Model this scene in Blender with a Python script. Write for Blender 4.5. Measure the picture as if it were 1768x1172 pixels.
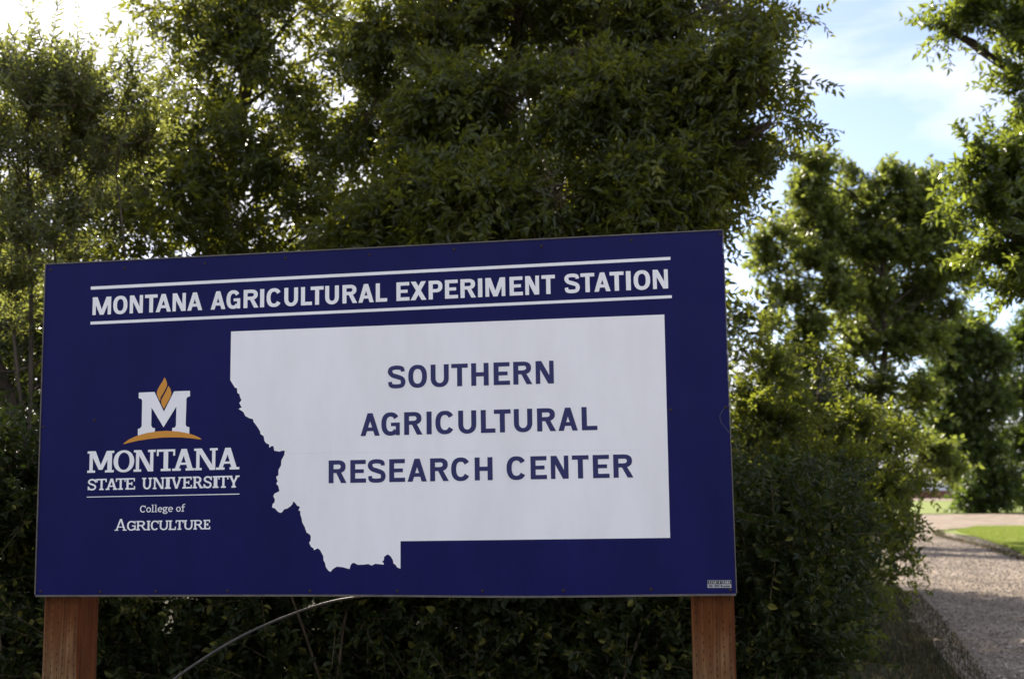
import bpy, math, numpy as np, random
from mathutils import Vector, Matrix
from mathutils.geometry import delaunay_2d_cdt

scene = bpy.context.scene
for o in list(bpy.data.objects):
    bpy.data.objects.remove(o)

# ------------------------------------------------------------------ camera
CAM_Z = 1.6
PITCH = 0.12296
ROLL = -0.00799
F = 2120.0
cam_data = bpy.data.cameras.new("camera")
cam = bpy.data.objects.new("camera", cam_data)
scene.collection.objects.link(cam)
_fw = Vector((0, math.cos(PITCH), math.sin(PITCH)))
_up0 = Vector((0, -math.sin(PITCH), math.cos(PITCH)))
_r0 = Vector((1, 0, 0))
_r = math.cos(ROLL) * _r0 + math.sin(ROLL) * _up0
_u = -math.sin(ROLL) * _r0 + math.cos(ROLL) * _up0
M = Matrix(((_r.x, _u.x, -_fw.x), (_r.y, _u.y, -_fw.y), (_r.z, _u.z, -_fw.z))).to_4x4()
M.translation = Vector((0, 0, CAM_Z))
cam.matrix_world = M
cam_data.sensor_width = 36.0
cam_data.lens = 36.0 * F / 1768.0
cam_data.clip_start = 0.05
cam_data.clip_end = 3000.0
cam_data.dof.use_dof = True
cam_data.dof.focus_distance = 4.35
cam_data.dof.aperture_fstop = 4.0
cam_data.dof.aperture_blades = 7
scene.camera = cam

# ------------------------------------------------------------------ world and sun
SUN_EL = math.radians(35)
SUN_AZ = math.radians(-28)          # measured from straight ahead (+Y) towards +X
EXPOSURE = 1.80
SKY = 0.073
world = bpy.data.worlds.new("World")
scene.world = world
world.use_nodes = True
wn = world.node_tree
wn.nodes.clear()
w_out = wn.nodes.new("ShaderNodeOutputWorld")
w_bg = wn.nodes.new("ShaderNodeBackground")
w_bg.inputs["Strength"].default_value = SKY
w_sky = wn.nodes.new("ShaderNodeTexSky")
w_sky.sky_type = 'NISHITA'
w_sky.sun_disc = False
w_sky.sun_elevation = SUN_EL
w_sky.sun_rotation = SUN_AZ
w_sky.air_density = 0.7
w_sky.dust_density = 0.8
w_sky.ozone_density = 1.0
w_tc = wn.nodes.new("ShaderNodeTexCoord")
w_map = wn.nodes.new("ShaderNodeMapping")
w_map.inputs["Scale"].default_value = (1.0, 1.0, 2.4)
w_map.inputs["Location"].default_value = (1.3, 0.4, 0.9)
w_n = wn.nodes.new("ShaderNodeTexNoise")
w_n.inputs["Scale"].default_value = 2.6
w_n.inputs["Detail"].default_value = 7.0
w_n.inputs["Roughness"].default_value = 0.52
w_n.inputs["Distortion"].default_value = 0.25
w_ramp = wn.nodes.new("ShaderNodeValToRGB")
w_ramp.color_ramp.elements[0].position = 0.43
w_ramp.color_ramp.elements[0].color = (0, 0, 0, 1)
w_ramp.color_ramp.elements[1].position = 0.57
w_ramp.color_ramp.elements[1].color = (1, 1, 1, 1)
w_mix = wn.nodes.new("ShaderNodeMix")
w_mix.data_type = 'RGBA'
w_mix.inputs["B"].default_value = (5.2, 5.5, 5.9, 1)     # sunlit cloud
wn.links.new(w_tc.outputs["Generated"], w_map.inputs["Vector"])
wn.links.new(w_map.outputs["Vector"], w_n.inputs["Vector"])
wn.links.new(w_n.outputs["Fac"], w_ramp.inputs["Fac"])
wn.links.new(w_ramp.outputs["Color"], w_mix.inputs["Factor"])
wn.links.new(w_sky.outputs["Color"], w_mix.inputs["A"])
w_wb = wn.nodes.new("ShaderNodeMix")          # cool white balance of the whole sky
w_wb.data_type = 'RGBA'
w_wb.blend_type = 'MULTIPLY'
w_wb.inputs["Factor"].default_value = 1.0
w_wb.inputs["B"].default_value = (1.06, 1.0, 1.02, 1)
wn.links.new(w_mix.outputs["Result"], w_wb.inputs["A"])
wn.links.new(w_wb.outputs["Result"], w_bg.inputs["Color"])
wn.links.new(w_bg.outputs["Background"], w_out.inputs["Surface"])

sun_data = bpy.data.lights.new("sun", 'SUN')
sun_data.energy = 5.0
sun_data.angle = math.radians(0.53)
sun_data.color = (1.0, 0.90, 0.76)
sun = bpy.data.objects.new("sun", sun_data)
scene.collection.objects.link(sun)
_sd = Vector((math.sin(SUN_AZ) * math.cos(SUN_EL), math.cos(SUN_AZ) * math.cos(SUN_EL), math.sin(SUN_EL)))
sun.rotation_euler = _sd.to_track_quat('Z', 'Y').to_euler()
sun.location = (-20, 30, 40)

scene.view_settings.view_transform = 'Standard'
scene.view_settings.look = 'None'
scene.view_settings.exposure = EXPOSURE
scene.view_settings.gamma = 1.0
scene.view_settings.use_curve_mapping = False
scene.render.engine = 'CYCLES'
scene.cycles.max_bounces = 8
scene.cycles.diffuse_bounces = 4
scene.cycles.transmission_bounces = 4
scene.cycles.glossy_bounces = 3

# ------------------------------------------------------------------ helpers
C = scene.collection


def at(px, py, Y):
    """real position at forward distance Y on the sight line of a photograph pixel"""
    d = _fw + _r * ((px - 884) / F) + _u * ((586 - py) / F)
    t = Y / d.y
    return Vector((0, 0, CAM_Z)) + d * t


def link(name, mesh, parent=None, mat=None):
    o = bpy.data.objects.new(name, mesh)
    C.objects.link(o)
    if parent is not None:
        o.parent = parent
    if mat is not None and mesh is not None:
        mesh.materials.clear()
        mesh.materials.append(mat)
    return o


def thing(name, label, cat, loc=(0, 0, 0), group=None):
    o = bpy.data.objects.new(name, None)
    C.objects.link(o)
    o.location = loc
    o.empty_display_size = 0.2
    o["label"] = label
    o["category"] = cat
    if group:
        o["group"] = group
    return o


def structure(o):
    o["kind"] = "structure"
    return o


def mesh_np(name, V, Fc, smooth=False, tint=None):
    """V (n,3); Fc (m,k) all faces of one size k"""
    V = np.ascontiguousarray(V, dtype=np.float32)
    Fc = np.ascontiguousarray(Fc, dtype=np.int32)
    me = bpy.data.meshes.new(name)
    m, k = Fc.shape
    me.vertices.add(len(V))
    me.vertices.foreach_set("co", V.ravel())
    me.loops.add(m * k)
    me.loops.foreach_set("vertex_index", Fc.ravel())
    me.polygons.add(m)
    me.polygons.foreach_set("loop_start", np.arange(0, m * k, k, dtype=np.int32))
    me.polygons.foreach_set("loop_total", np.full(m, k, dtype=np.int32))
    me.polygons.foreach_set("use_smooth", np.full(m, smooth, dtype=bool))
    if tint is not None:
        a = me.attributes.new("tint", 'FLOAT', 'POINT')
        a.data.foreach_set("value", np.ascontiguousarray(tint, dtype=np.float32))
    me.update(calc_edges=True)
    return me


def mesh_py(name, V, Fc, smooth=False):
    me = bpy.data.meshes.new(name)
    me.from_pydata([tuple(v) for v in V], [], [tuple(f) for f in Fc])
    if smooth:
        for p in me.polygons:
            p.use_smooth = True
    me.update()
    return me


class Acc:
    """collects quads/tris into one mesh"""

    def __init__(self):
        self.V = []
        self.F = []

    def box(self, lo, hi, mat=None):
        x0, y0, z0 = lo
        x1, y1, z1 = hi
        b = len(self.V)
        vs = [(x0, y0, z0), (x1, y0, z0), (x1, y1, z0), (x0, y1, z0), (x0, y0, z1), (x1, y0, z1), (x1, y1, z1), (x0, y1, z1)]
        if mat is not None:
            vs = [tuple(mat @ Vector(v)) for v in vs]
        self.V += vs
        self.F += [tuple(b + i for i in f) for f in ((0, 3, 2, 1), (4, 5, 6, 7), (0, 1, 5, 4), (1, 2, 6, 5), (2, 3, 7, 6), (3, 0, 4, 7))]

    def tube(self, pts, radii, n=6, cap=True):
        pts = [Vector(p) for p in pts]
        b = len(self.V)
        prev = None
        for i, p in enumerate(pts):
            if i == 0:
                t = pts[1] - pts[0]
            elif i == len(pts) - 1:
                t = pts[-1] - pts[-2]
            else:
                t = pts[i + 1] - pts[i - 1]
            t.normalize()
            if prev is None:
                a = Vector((1, 0, 0)) if abs(t.x) < 0.8 else Vector((0, 1, 0))
                prev = (a - t * a.dot(t)).normalized()
            else:
                prev = (prev - t * prev.dot(t)).normalized()
            c = t.cross(prev)
            for k in range(n):
                an = 2 * math.pi * k / n
                self.V.append(tuple(p + (prev * math.cos(an) + c * math.sin(an)) * radii[i]))
        for i in range(len(pts) - 1):
            for k in range(n):
                a0 = b + i * n + k
                a1 = b + i * n + (k + 1) % n
                self.F.append((a0, a1, a1 + n, a0 + n))
        if cap:
            self.F.append(tuple(b + k for k in reversed(range(n))))
            self.F.append(tuple(b + (len(pts) - 1) * n + k for k in range(n)))

    def build(self, name, parent=None, mat=None, smooth=False):
        return link(name, mesh_py(name, self.V, self.F, smooth), parent, mat)


# ------------------------------------------------------------------ materials
def new_mat(name):
    m = bpy.data.materials.new(name)
    m.use_nodes = True
    nt = m.node_tree
    nt.nodes.clear()
    return m, nt


def N(nt, t, **kw):
    n = nt.nodes.new(t)
    for k, v in kw.items():
        if k in n.inputs:
            n.inputs[k].default_value = v
        else:
            setattr(n, k, v)
    return n


def ramp(nt, src, stops):
    r = nt.nodes.new("ShaderNodeValToRGB")
    el = r.color_ramp.elements
    while len(el) < len(stops):
        el.new(0.5)
    for e, (p, c) in zip(el, stops):
        e.position = p
        e.color = (*c, 1) if len(c) == 3 else c
    nt.links.new(src, r.inputs["Fac"])
    return r.outputs["Color"]


def noise(nt, scale, detail=4.0, rough=0.55, coord="Object", mapping=None, dist=0.0):
    tc = nt.nodes.new("ShaderNodeTexCoord")
    n = N(nt, "ShaderNodeTexNoise", Scale=scale, Detail=detail, Roughness=rough, Distortion=dist)
    src = tc.outputs[coord]
    if mapping:
        mp = nt.nodes.new("ShaderNodeMapping")
        mp.inputs["Scale"].default_value = mapping
        nt.links.new(src, mp.inputs["Vector"])
        src = mp.outputs["Vector"]
    nt.links.new(src, n.inputs["Vector"])
    return n.outputs["Fac"]


def principled(nt, color=None, rough=0.6, spec=0.5, metallic=0.0, bump=None, bump_strength=0.2, bump_dist=0.01):
    out = nt.nodes.new("ShaderNodeOutputMaterial")
    p = nt.nodes.new("ShaderNodeBsdfPrincipled")
    if isinstance(color, tuple):
        p.inputs["Base Color"].default_value = (*color, 1)
    elif color is not None:
        nt.links.new(color, p.inputs["Base Color"])
    if isinstance(rough, float):
        p.inputs["Roughness"].default_value = rough
    else:
        nt.links.new(rough, p.inputs["Roughness"])
    p.inputs["Specular IOR Level"].default_value = spec
    p.inputs["Metallic"].default_value = metallic
    if bump is not None:
        b = nt.nodes.new("ShaderNodeBump")
        b.inputs["Strength"].default_value = bump_strength
        b.inputs["Distance"].default_value = bump_dist
        nt.links.new(bump, b.inputs["Height"])
        nt.links.new(b.outputs["Normal"], p.inputs["Normal"])
    nt.links.new(p.outputs["BSDF"], out.inputs["Surface"])
    return p


def simple(name, color, rough=0.6, spec=0.5, metallic=0.0, var=0.12, vscale=6.0):
    m, nt = new_mat(name)
    c0 = tuple(max(0, x * (1 - var)) for x in color)
    c1 = tuple(min(1, x * (1 + var)) for x in color)
    col = ramp(nt, noise(nt, vscale), [(0.3, c0), (0.7, c1)])
    principled(nt, col, rough, spec, metallic)
    return m


def leaf_mat(name, dark, light, trans, tw=0.38, rough=0.38, spec=0.5):
    """leaf: glossy diffuse front plus light let through; each leaf has its own tint"""
    m, nt = new_mat(name)
    at_ = nt.nodes.new("ShaderNodeAttribute")
    at_.attribute_name = "tint"
    col = ramp(nt, at_.outputs["Fac"], [(0.0, dark), (0.8, light), (1.0, tuple(0.6 * a + 0.4 * b for a, b in zip(light, (0.22, 0.20, 0.04))))])
    tcol = ramp(nt, at_.outputs["Fac"], [(0.0, tuple(0.75 * x for x in trans)), (1.0, trans)])
    out = nt.nodes.new("ShaderNodeOutputMaterial")
    p = nt.nodes.new("ShaderNodeBsdfPrincipled")
    p.inputs["Roughness"].default_value = rough
    p.inputs["Specular IOR Level"].default_value = spec
    nt.links.new(col, p.inputs["Base Color"])
    t = nt.nodes.new("ShaderNodeBsdfTranslucent")
    nt.links.new(tcol, t.inputs["Color"])
    mx = nt.nodes.new("ShaderNodeMixShader")
    mx.inputs["Fac"].default_value = tw
    nt.links.new(p.outputs["BSDF"], mx.inputs[1])
    nt.links.new(t.outputs["BSDF"], mx.inputs[2])
    nt.links.new(mx.outputs["Shader"], out.inputs["Surface"])
    return m


def bark_mat(name, c0, c1):
    m, nt = new_mat(name)
    n = noise(nt, 9.0, 6.0, 0.65, mapping=(1.0, 1.0, 0.16))
    col = ramp(nt, n, [(0.35, c0), (0.62, c1)])
    principled(nt, col, 0.9, 0.2, bump=n, bump_strength=0.8, bump_dist=0.03)
    return m


BARK = bark_mat("bark", (0.022, 0.017, 0.013), (0.085, 0.066, 0.05))
TWIG = bark_mat("twig_bark", (0.05, 0.038, 0.025), (0.14, 0.105, 0.07))
L_ASH = leaf_mat("ash_leaf", (0.014, 0.022, 0.005), (0.044, 0.056, 0.011), (0.44, 0.47, 0.04), 0.29, 0.32, 0.35)
L_SLIM = leaf_mat("slim_leaf", (0.030, 0.042, 0.014), (0.080, 0.095, 0.034), (0.42, 0.46, 0.08), 0.33, 0.28, 0.5)
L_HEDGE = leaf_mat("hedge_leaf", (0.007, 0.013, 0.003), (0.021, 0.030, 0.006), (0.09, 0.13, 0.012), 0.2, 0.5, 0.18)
L_BUSH = leaf_mat("bush_leaf", (0.014, 0.023, 0.005), (0.044, 0.056, 0.011), (0.42, 0.48, 0.045), 0.31, 0.42, 0.25)
L_BLUE = leaf_mat("blue_green_leaf", (0.007, 0.014, 0.005), (0.022, 0.033, 0.012), (0.10, 0.14, 0.02), 0.2, 0.5, 0.18)
L_BRIGHT = leaf_mat("bright_leaf", (0.020, 0.036, 0.007), (0.050, 0.074, 0.014), (0.36, 0.44, 0.045), 0.34, 0.24, 0.55)
L_FAR = leaf_mat("far_leaf", (0.026, 0.038, 0.010), (0.060, 0.076, 0.018), (0.36, 0.43, 0.06), 0.34, 0.40, 0.35)
L_MID = leaf_mat("deep_green_leaf", (0.014, 0.028, 0.007), (0.036, 0.056, 0.012), (0.22, 0.32, 0.03), 0.28, 0.40, 0.35)
L_DARK = leaf_mat("dark_leaf", (0.010, 0.018, 0.006), (0.024, 0.034, 0.009), (0.12, 0.15, 0.02), 0.22, 0.45, 0.3)

# ------------------------------------------------------------------ the ground
def sheet(name, pts, z, mat, jitter=0.0, seed=1, sub=0.0):
    """flat polygon; its outline is subdivided and roughened when jitter is set"""
    rng = random.Random(seed)
    out = []
    n = len(pts)
    for i in range(n):
        a = Vector((*pts[i], 0))
        b = Vector((*pts[(i + 1) % n], 0))
        k = max(1, int((b - a).length / sub)) if sub else 1
        for j in range(k):
            p = a.lerp(b, j / k)
            if jitter and j:
                p += Vector((rng.uniform(-jitter, jitter), rng.uniform(-jitter, jitter), 0))
            out.append(Vector((p.x, p.y)))
    r = delaunay_2d_cdt(out, [], [list(range(len(out)))], 1, 1e-5)
    me = bpy.data.meshes.new(name)
    me.from_pydata([(v.x, v.y, z) for v in r[0]], [], [tuple(f) for f in r[2]])
    me.update()
    for p in me.polygons:
        if p.normal.z < 0:
            p.flip()
    return structure(link(name, me, None, mat))


def smooth_poly(pts, it=2):
    for _ in range(it):
        q = []
        for i in range(len(pts)):
            a, b = pts[i], pts[(i + 1) % len(pts)]
            q.append((a[0] * .75 + b[0] * .25, a[1] * .75 + b[1] * .25))
            q.append((a[0] * .25 + b[0] * .75, a[1] * .25 + b[1] * .75))
        pts = q
    return pts


def ground_mat():
    m, nt = new_mat("dry_earth_and_grass")
    n1 = noise(nt, 0.5, 6.0, 0.6)
    n2 = noise(nt, 14.0, 8.0, 0.7)
    c1 = ramp(nt, n1, [(0.35, (0.055, 0.044, 0.026)), (0.5, (0.045, 0.048, 0.018)), (0.68, (0.085, 0.065, 0.042))])
    c2 = ramp(nt, n2, [(0.3, (0.45, 0.42, 0.38)), (0.7, (1.1, 1.1, 1.1))])
    mx = N(nt, "ShaderNodeMix", data_type='RGBA', blend_type='MULTIPLY')
    mx.inputs["Factor"].default_value = 1.0
    nt.links.new(c1, mx.inputs["A"])
    nt.links.new(c2, mx.inputs["B"])
    principled(nt, mx.outputs["Result"], 0.95, 0.1, bump=n2, bump_strength=0.9, bump_dist=0.05)
    return m


def gravel_mat():
    m, nt = new_mat("gravel")
    tc = nt.nodes.new("ShaderNodeTexCoord")
    v = N(nt, "ShaderNodeTexVoronoi", Scale=28.0)
    nt.links.new(tc.outputs["Object"], v.inputs["Vector"])
    n1 = noise(nt, 0.45, 6.0, 0.6)
    n2 = noise(nt, 5.0, 8.0, 0.75)
    n3 = noise(nt, 1.6, 6.0, 0.7, mapping=(1.0, 0.25, 1.0))
    base = ramp(nt, n1, [(0.3, (0.19, 0.165, 0.138)), (0.7, (0.275, 0.24, 0.21))])
    stone = ramp(nt, v.outputs["Color"], [(0.0, (0.55, 0.53, 0.52)), (0.5, (0.95, 0.93, 0.9)), (1.0, (1.35, 1.3, 1.25))])
    wear = ramp(nt, n2, [(0.25, (0.62, 0.6, 0.57)), (0.75, (1.2, 1.18, 1.15))])
    band = ramp(nt, n3, [(0.36, (0.66, 0.62, 0.58)), (0.62, (1.22, 1.2, 1.18))])
    cur = base
    for c in (stone, wear, band):
        mx = N(nt, "ShaderNodeMix", data_type='RGBA', blend_type='MULTIPLY')
        mx.inputs["Factor"].default_value = 1.0
        nt.links.new(cur, mx.inputs["A"])
        nt.links.new(c, mx.inputs["B"])
        cur = mx.outputs["Result"]
    ad = N(nt, "ShaderNodeMath", operation='ADD')
    nt.links.new(v.outputs["Distance"], ad.inputs[0])
    nt.links.new(n2, ad.inputs[1])
    principled(nt, cur, 0.9, 0.2, bump=ad.outputs[0], bump_strength=0.8, bump_dist=0.04)
    return m


def lawn_mat():
    m, nt = new_mat("mown_lawn")
    n1 = noise(nt, 0.35, 5.0, 0.6)
    n2 = noise(nt, 9.0, 8.0, 0.7)
    base = ramp(nt, n1, [(0.3, (0.095, 0.135, 0.018)), (0.7, (0.16, 0.19, 0.028))])
    f = ramp(nt, n2, [(0.3, (0.6, 0.62, 0.5)), (0.7, (1.15, 1.12, 1.0))])
    mx = N(nt, "ShaderNodeMix", data_type='RGBA', blend_type='MULTIPLY')
    mx.inputs["Factor"].default_value = 1.0
    nt.links.new(base, mx.inputs["A"])
    nt.links.new(f, mx.inputs["B"])
    principled(nt, mx.outputs["Result"], 0.8, 0.25, bump=n2, bump_strength=0.7, bump_dist=0.05)
    return m


G_EARTH, G_GRAVEL, G_LAWN = ground_mat(), gravel_mat(), lawn_mat()
sheet("ground", [(-900, -900), (900, -900), (900, 1600), (-900, 1600)], 0.0, G_EARTH)
road_pts = smooth_poly([(1.5, 3.0), (3.2, 8.0), (3.95, 11.5), (4.85, 15.0), (6.1, 20.0), (8.2, 27.0), (11.0, 38.0), (14.0, 48.0), (14.0, 56.0),
                        (8.0, 60.0), (-6.0, 62.0), (-6.0, 76.0), (30.0, 76.0), (70.0, 74.0), (70.0, 52.5), (30.0, 52.0), (20.5, 51.0), (16.5, 46.5),
                        (14.6, 41.0), (13.2, 34.0), (12.0, 29.0), (10.8, 22.0), (9.9, 15.0), (9.2, 8.0), (8.5, 3.0), (8.0, -20.0), (1.0, -20.0)], 2)
sheet("gravel_road", road_pts, 0.004, G_GRAVEL, 0.10, 3, 0.5)
sheet("gravel_road", [(-120, -16.0), (120, -13.0), (120, -2.5), (-120, -4.5)], 0.008, G_GRAVEL, 0.12, 8, 0.8)  # unseen gravel behind the camera, added to bounce light onto the sign
sheet("gravel_road", [(-40, 158), (200, 154), (200, 205), (-40, 210)], 0.006, G_GRAVEL)
lawn_near_pts = smooth_poly([(15.3, 43.0), (15.3, 38.5), (12.2, 29.0), (10.6, 22.0), (9.9, 15.0), (10.0, 5.0), (30.0, 0.0), (60.0, 10.0), (60, 51.2), (30, 52.6), (20.0, 51.8), (15.8, 47.5)], 2)
sheet("lawn", lawn_near_pts, 0.010, G_LAWN, 0.07, 5, 0.4)
sheet("lawn", [(-30, 78.5), (20, 78.0), (120, 77.0), (120, 152), (-30, 152)], 0.010, G_LAWN, 0.15, 6, 1.0)


# ------------------------------------------------------------------ loose gravel, grass blades
def pebbles():
    rng = np.random.default_rng(11)
    n = 26000
    Y = 9.5 + (rng.random(n) ** 1.6) * 32
    xl = np.interp(Y, [9, 11.5, 15, 20, 27, 38, 48], [3.5, 4.4, 5.3, 6.5, 8.3, 11.1, 14])
    xr = np.interp(Y, [9, 15, 22, 29, 34, 41, 46], [9.2, 9.9, 10.8, 12.0, 13.2, 15.3, 17])
    X = xl - 0.15 + rng.random(n) * (xr - xl + 0.2)
    s = rng.uniform(0.006, 0.019, n) * (1 + 0.6 * (rng.random(n) > 0.95))
    octa = np.array([(1, 0, 0), (0, 1, 0), (-1, 0, 0), (0, -1, 0), (0, 0, .75), (0, 0, -.6)], float)
    fc = np.array([(0, 1, 4), (1, 2, 4), (2, 3, 4), (3, 0, 4), (1, 0, 5), (2, 1, 5), (3, 2, 5), (0, 3, 5)])
    a = rng.random(n) * 6.28
    ca, sa = np.cos(a), np.sin(a)
    st = octa[None] * (s[:, None, None] * rng.uniform(.7, 1.3, (n, 6, 1)))
    x = st[..., 0] * ca[:, None] - st[..., 1] * sa[:, None] + X[:, None]
    y = st[..., 0] * sa[:, None] + st[..., 1] * ca[:, None] + Y[:, None]
    z = st[..., 2] + (s * 0.35)[:, None] + 0.004
    V = np.stack([x, y, z], -1).reshape(-1, 3)
    Fc = (fc[None] + (np.arange(n) * 6)[:, None, None]).reshape(-1, 3)
    tint = np.repeat(rng.random(n), 6)
    m, nt = new_mat("pebble")
    a_ = nt.nodes.new("ShaderNodeAttribute")
    a_.attribute_name = "tint"
    col = ramp(nt, a_.outputs["Fac"], [(0, (0.11, 0.09, 0.075)), (0.6, (0.23, 0.195, 0.165)), (1, (0.38, 0.34, 0.30))])
    principled(nt, col, 0.85, 0.3)
    o = link("loose_gravel", mesh_np("loose_gravel", V, Fc, False, tint), None, m)
    o["kind"] = "stuff"
    o["label"] = "loose tan pebbles scattered over the gravel road"
    o["category"] = "gravel"


pebbles()


def blades(name, X, Y, h, lean, width, mat, label, cat, seed, z0=0.0):
    rng = np.random.default_rng(seed)
    n = len(X)
    a = rng.random(n) * 6.28
    dx, dy = np.cos(a), np.sin(a)
    hx = h * lean * rng.uniform(0.2, 1.0, n)
    b = rng.random(n) * 6.28
    lx, ly = np.cos(b) * hx, np.sin(b) * hx
    base = np.stack([X, Y, np.full(n, z0)], -1)
    s = np.stack([dx, dy, np.zeros(n)], -1) * (width * 0.5)[:, None]
    mid = base + np.stack([lx * .35, ly * .35, h * .6], -1)
    tip = base + np.stack([lx, ly, h], -1)
    V = np.stack([base - s, base + s, mid + s * .7, mid - s * .7, tip], 1).reshape(-1, 3)
    i = (np.arange(n) * 5)[:, None]
    F3 = np.concatenate([i + np.array([[0, 1, 2]]), i + np.array([[0, 2, 3]]), i + np.array([[3, 2, 4]])])
    o = link(name, mesh_np(name, V, F3, False, np.repeat(rng.random(n), 5)), None, mat)
    o["kind"] = "stuff"
    o["label"] = label
    o["category"] = cat


def grass_mat(name, dark, light, dry):
    m, nt = new_mat(name)
    a_ = nt.nodes.new("ShaderNodeAttribute")
    a_.attribute_name = "tint"
    col = ramp(nt, a_.outputs["Fac"], [(0, dark), (0.7, light), (1, dry)])
    out = nt.nodes.new("ShaderNodeOutputMaterial")
    p = nt.nodes.new("ShaderNodeBsdfPrincipled")
    p.inputs["Roughness"].default_value = 0.5
    p.inputs["Specular IOR Level"].default_value = 0.3
    t = nt.nodes.new("ShaderNodeBsdfTranslucent")
    mx = nt.nodes.new("ShaderNodeMixShader")
    mx.inputs["Fac"].default_value = 0.4
    nt.links.new(col, p.inputs["Base Color"])
    nt.links.new(col, t.inputs["Color"])
    nt.links.new(p.outputs["BSDF"], mx.inputs[1])
    nt.links.new(t.outputs["BSDF"], mx.inputs[2])
    nt.links.new(mx.outputs["Shader"], out.inputs["Surface"])
    return m


GR_LAWN = grass_mat("lawn_blade", (0.12, 0.19, 0.02), (0.23, 0.30, 0.04), (0.34, 0.28, 0.09))
GR_DRY = grass_mat("verge_blade", (0.013, 0.019, 0.005), (0.040, 0.034, 0.013), (0.20, 0.145, 0.07))

rng = np.random.default_rng(21)
# lawn blades over the part of the near lawn in view
n = 80000
Y = 28 + rng.random(n) * 23
xe = np.interp(Y, [27, 29, 34, 41, 46, 51], [11.4, 11.9, 13.5, 15.2, 16.4, 19])
X = xe + rng.random(n) ** 1.3 * np.maximum(0.5, (Y * 0.43 - xe))
blades("lawn_grass", X, Y, rng.uniform(.03, .075, n), 0.6, np.full(n, .012), GR_LAWN, "short bright green grass on the lawn beside the gravel road", "grass", 22, 0.01)
# dry verge between the bushes and the road
n = 14000
Y = 8.5 + rng.random(n) ** 1.2 * 11
xr = np.interp(Y, [8, 11.5, 15, 20], [3.2, 4.1, 5.05, 6.3])
X = xr - np.abs(rng.normal(0, 0.9, n)) + 0.12
blades("verge_grass", X, Y, rng.uniform(.015, .055, n) * (1 + 1.5 * (rng.random(n) > .95)), 0.8, np.full(n, .008), GR_DRY, "thin dry grass on the verge between the shrubs and the gravel road", "grass", 23, 0.0)
# dry fringe along the lawn edge
n = 2500
Y = 27 + rng.random(n) * 22
xe = np.interp(Y, [27, 29, 34, 41, 46, 51], [11.2, 11.6, 12.9, 14.1, 15.7, 20])
blades("dry_fringe_grass", xe + rng.normal(0, .12, n), Y, rng.uniform(.03, .09, n), 0.8, np.full(n, .014), GR_DRY, "straw coloured dry grass along the edge of the lawn", "grass", 24, 0.004)

# ------------------------------------------------------------------ the sign board
# board plane: origin at the board's centre, u to the right, v up, w out of the face towards the viewer
BC = Vector((-0.49449, 4.21354, CAM_Z + 0.25234))
BU = Vector((0.98550818, -0.16943063, 0.00817891)).normalized()
BV = Vector((-0.00805015, 0.0014469, 0.99996655)).normalized()
BW = BU.cross(BV).normalized()
if BW.y > 0:
    BW = -BW
BOARD = Matrix(((BU.x, BV.x, BW.x), (BU.y, BV.y, BW.y), (BU.z, BV.z, BW.z))).to_4x4()
BOARD.translation = BC
HW, HH = 1.219, 0.5915

m_blue, nt = new_mat("printed_blue_vinyl")
_n = noise(nt, 2.2, 5.0, 0.6)
_n = noise(nt, 4.0, 7.0, 0.7, mapping=(1.0, 0.35, 1.0))
_c = ramp(nt, _n, [(0.3, (0.0030, 0.0040, 0.060)), (0.7, (0.0062, 0.0075, 0.086))])
_rr = ramp(nt, noise(nt, 6.0, 6.0, 0.65), [(0.3, (0.34, 0.34, 0.34)), (0.7, (0.46, 0.46, 0.46))])
_p = principled(nt, _c, _rr, 0.13, bump=noise(nt, 3.0, 2.0, 0.5), bump_strength=0.12, bump_dist=0.02)
m_white, nt = new_mat("printed_white_vinyl")
_c = ramp(nt, noise(nt, 3.0, 8.0, 0.65, mapping=(1.6, 0.5, 1.0)), [(0.3, (0.80, 0.79, 0.79)), (0.62, (0.885, 0.88, 0.885))])
principled(nt, _c, 0.45, 0.4)
m_ink = simple("printed_blue_letters", (0.017, 0.018, 0.105), 0.45, 0.35, var=0.05)
m_gold = simple("printed_gold", (0.62, 0.265, 0.03), 0.45, 0.35, var=0.05)
m_trim = simple("dull_edge_trim", (0.11, 0.095, 0.09), 0.5, 0.5, 0.3, 0.3, 20.0)
m_core = simple("board_core", (0.16, 0.12, 0.085), 0.85, 0.2)
m_screw = simple("rusty_screw", (0.035, 0.024, 0.018), 0.6, 0.4, 0.4, 0.4, 300.0)
m_seam = simple("vinyl_seam_shade", (0.77, 0.77, 0.78), 0.5, 0.3)

sign = bpy.data.objects.new("sign", None)
C.objects.link(sign)
sign.matrix_world = BOARD
sign.empty_display_size = 0.3
sign["label"] = "large dark blue research center sign board with white state map on two wooden posts"
sign["category"] = "sign"

a = Acc()
a.box((-HW + .003, -HH + .003, -0.021), (HW - .003, HH - .003, -0.003))
core = a.build("backing_board", sign, m_core)
a = Acc()
# the face sheet, subdivided, with a very slight sag along its lower edge
nu, nv = 48, 4
for j in range(nv + 1):
    for i in range(nu + 1):
        u = -HW + 2 * HW * i / nu
        v = -HH + 2 * HH * j / nv
        if j == 0:
            v -= 0.006 * math.exp(-((u - 0.55) / 0.45) ** 2)
        a.V.append((u, v, 0.0))
for j in range(nv):
    for i in range(nu):
        p = j * (nu + 1) + i
        a.F.append((p, p + 1, p + nu + 2, p + nu + 1))
face = a.build("board_face", sign, m_blue)
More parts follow.
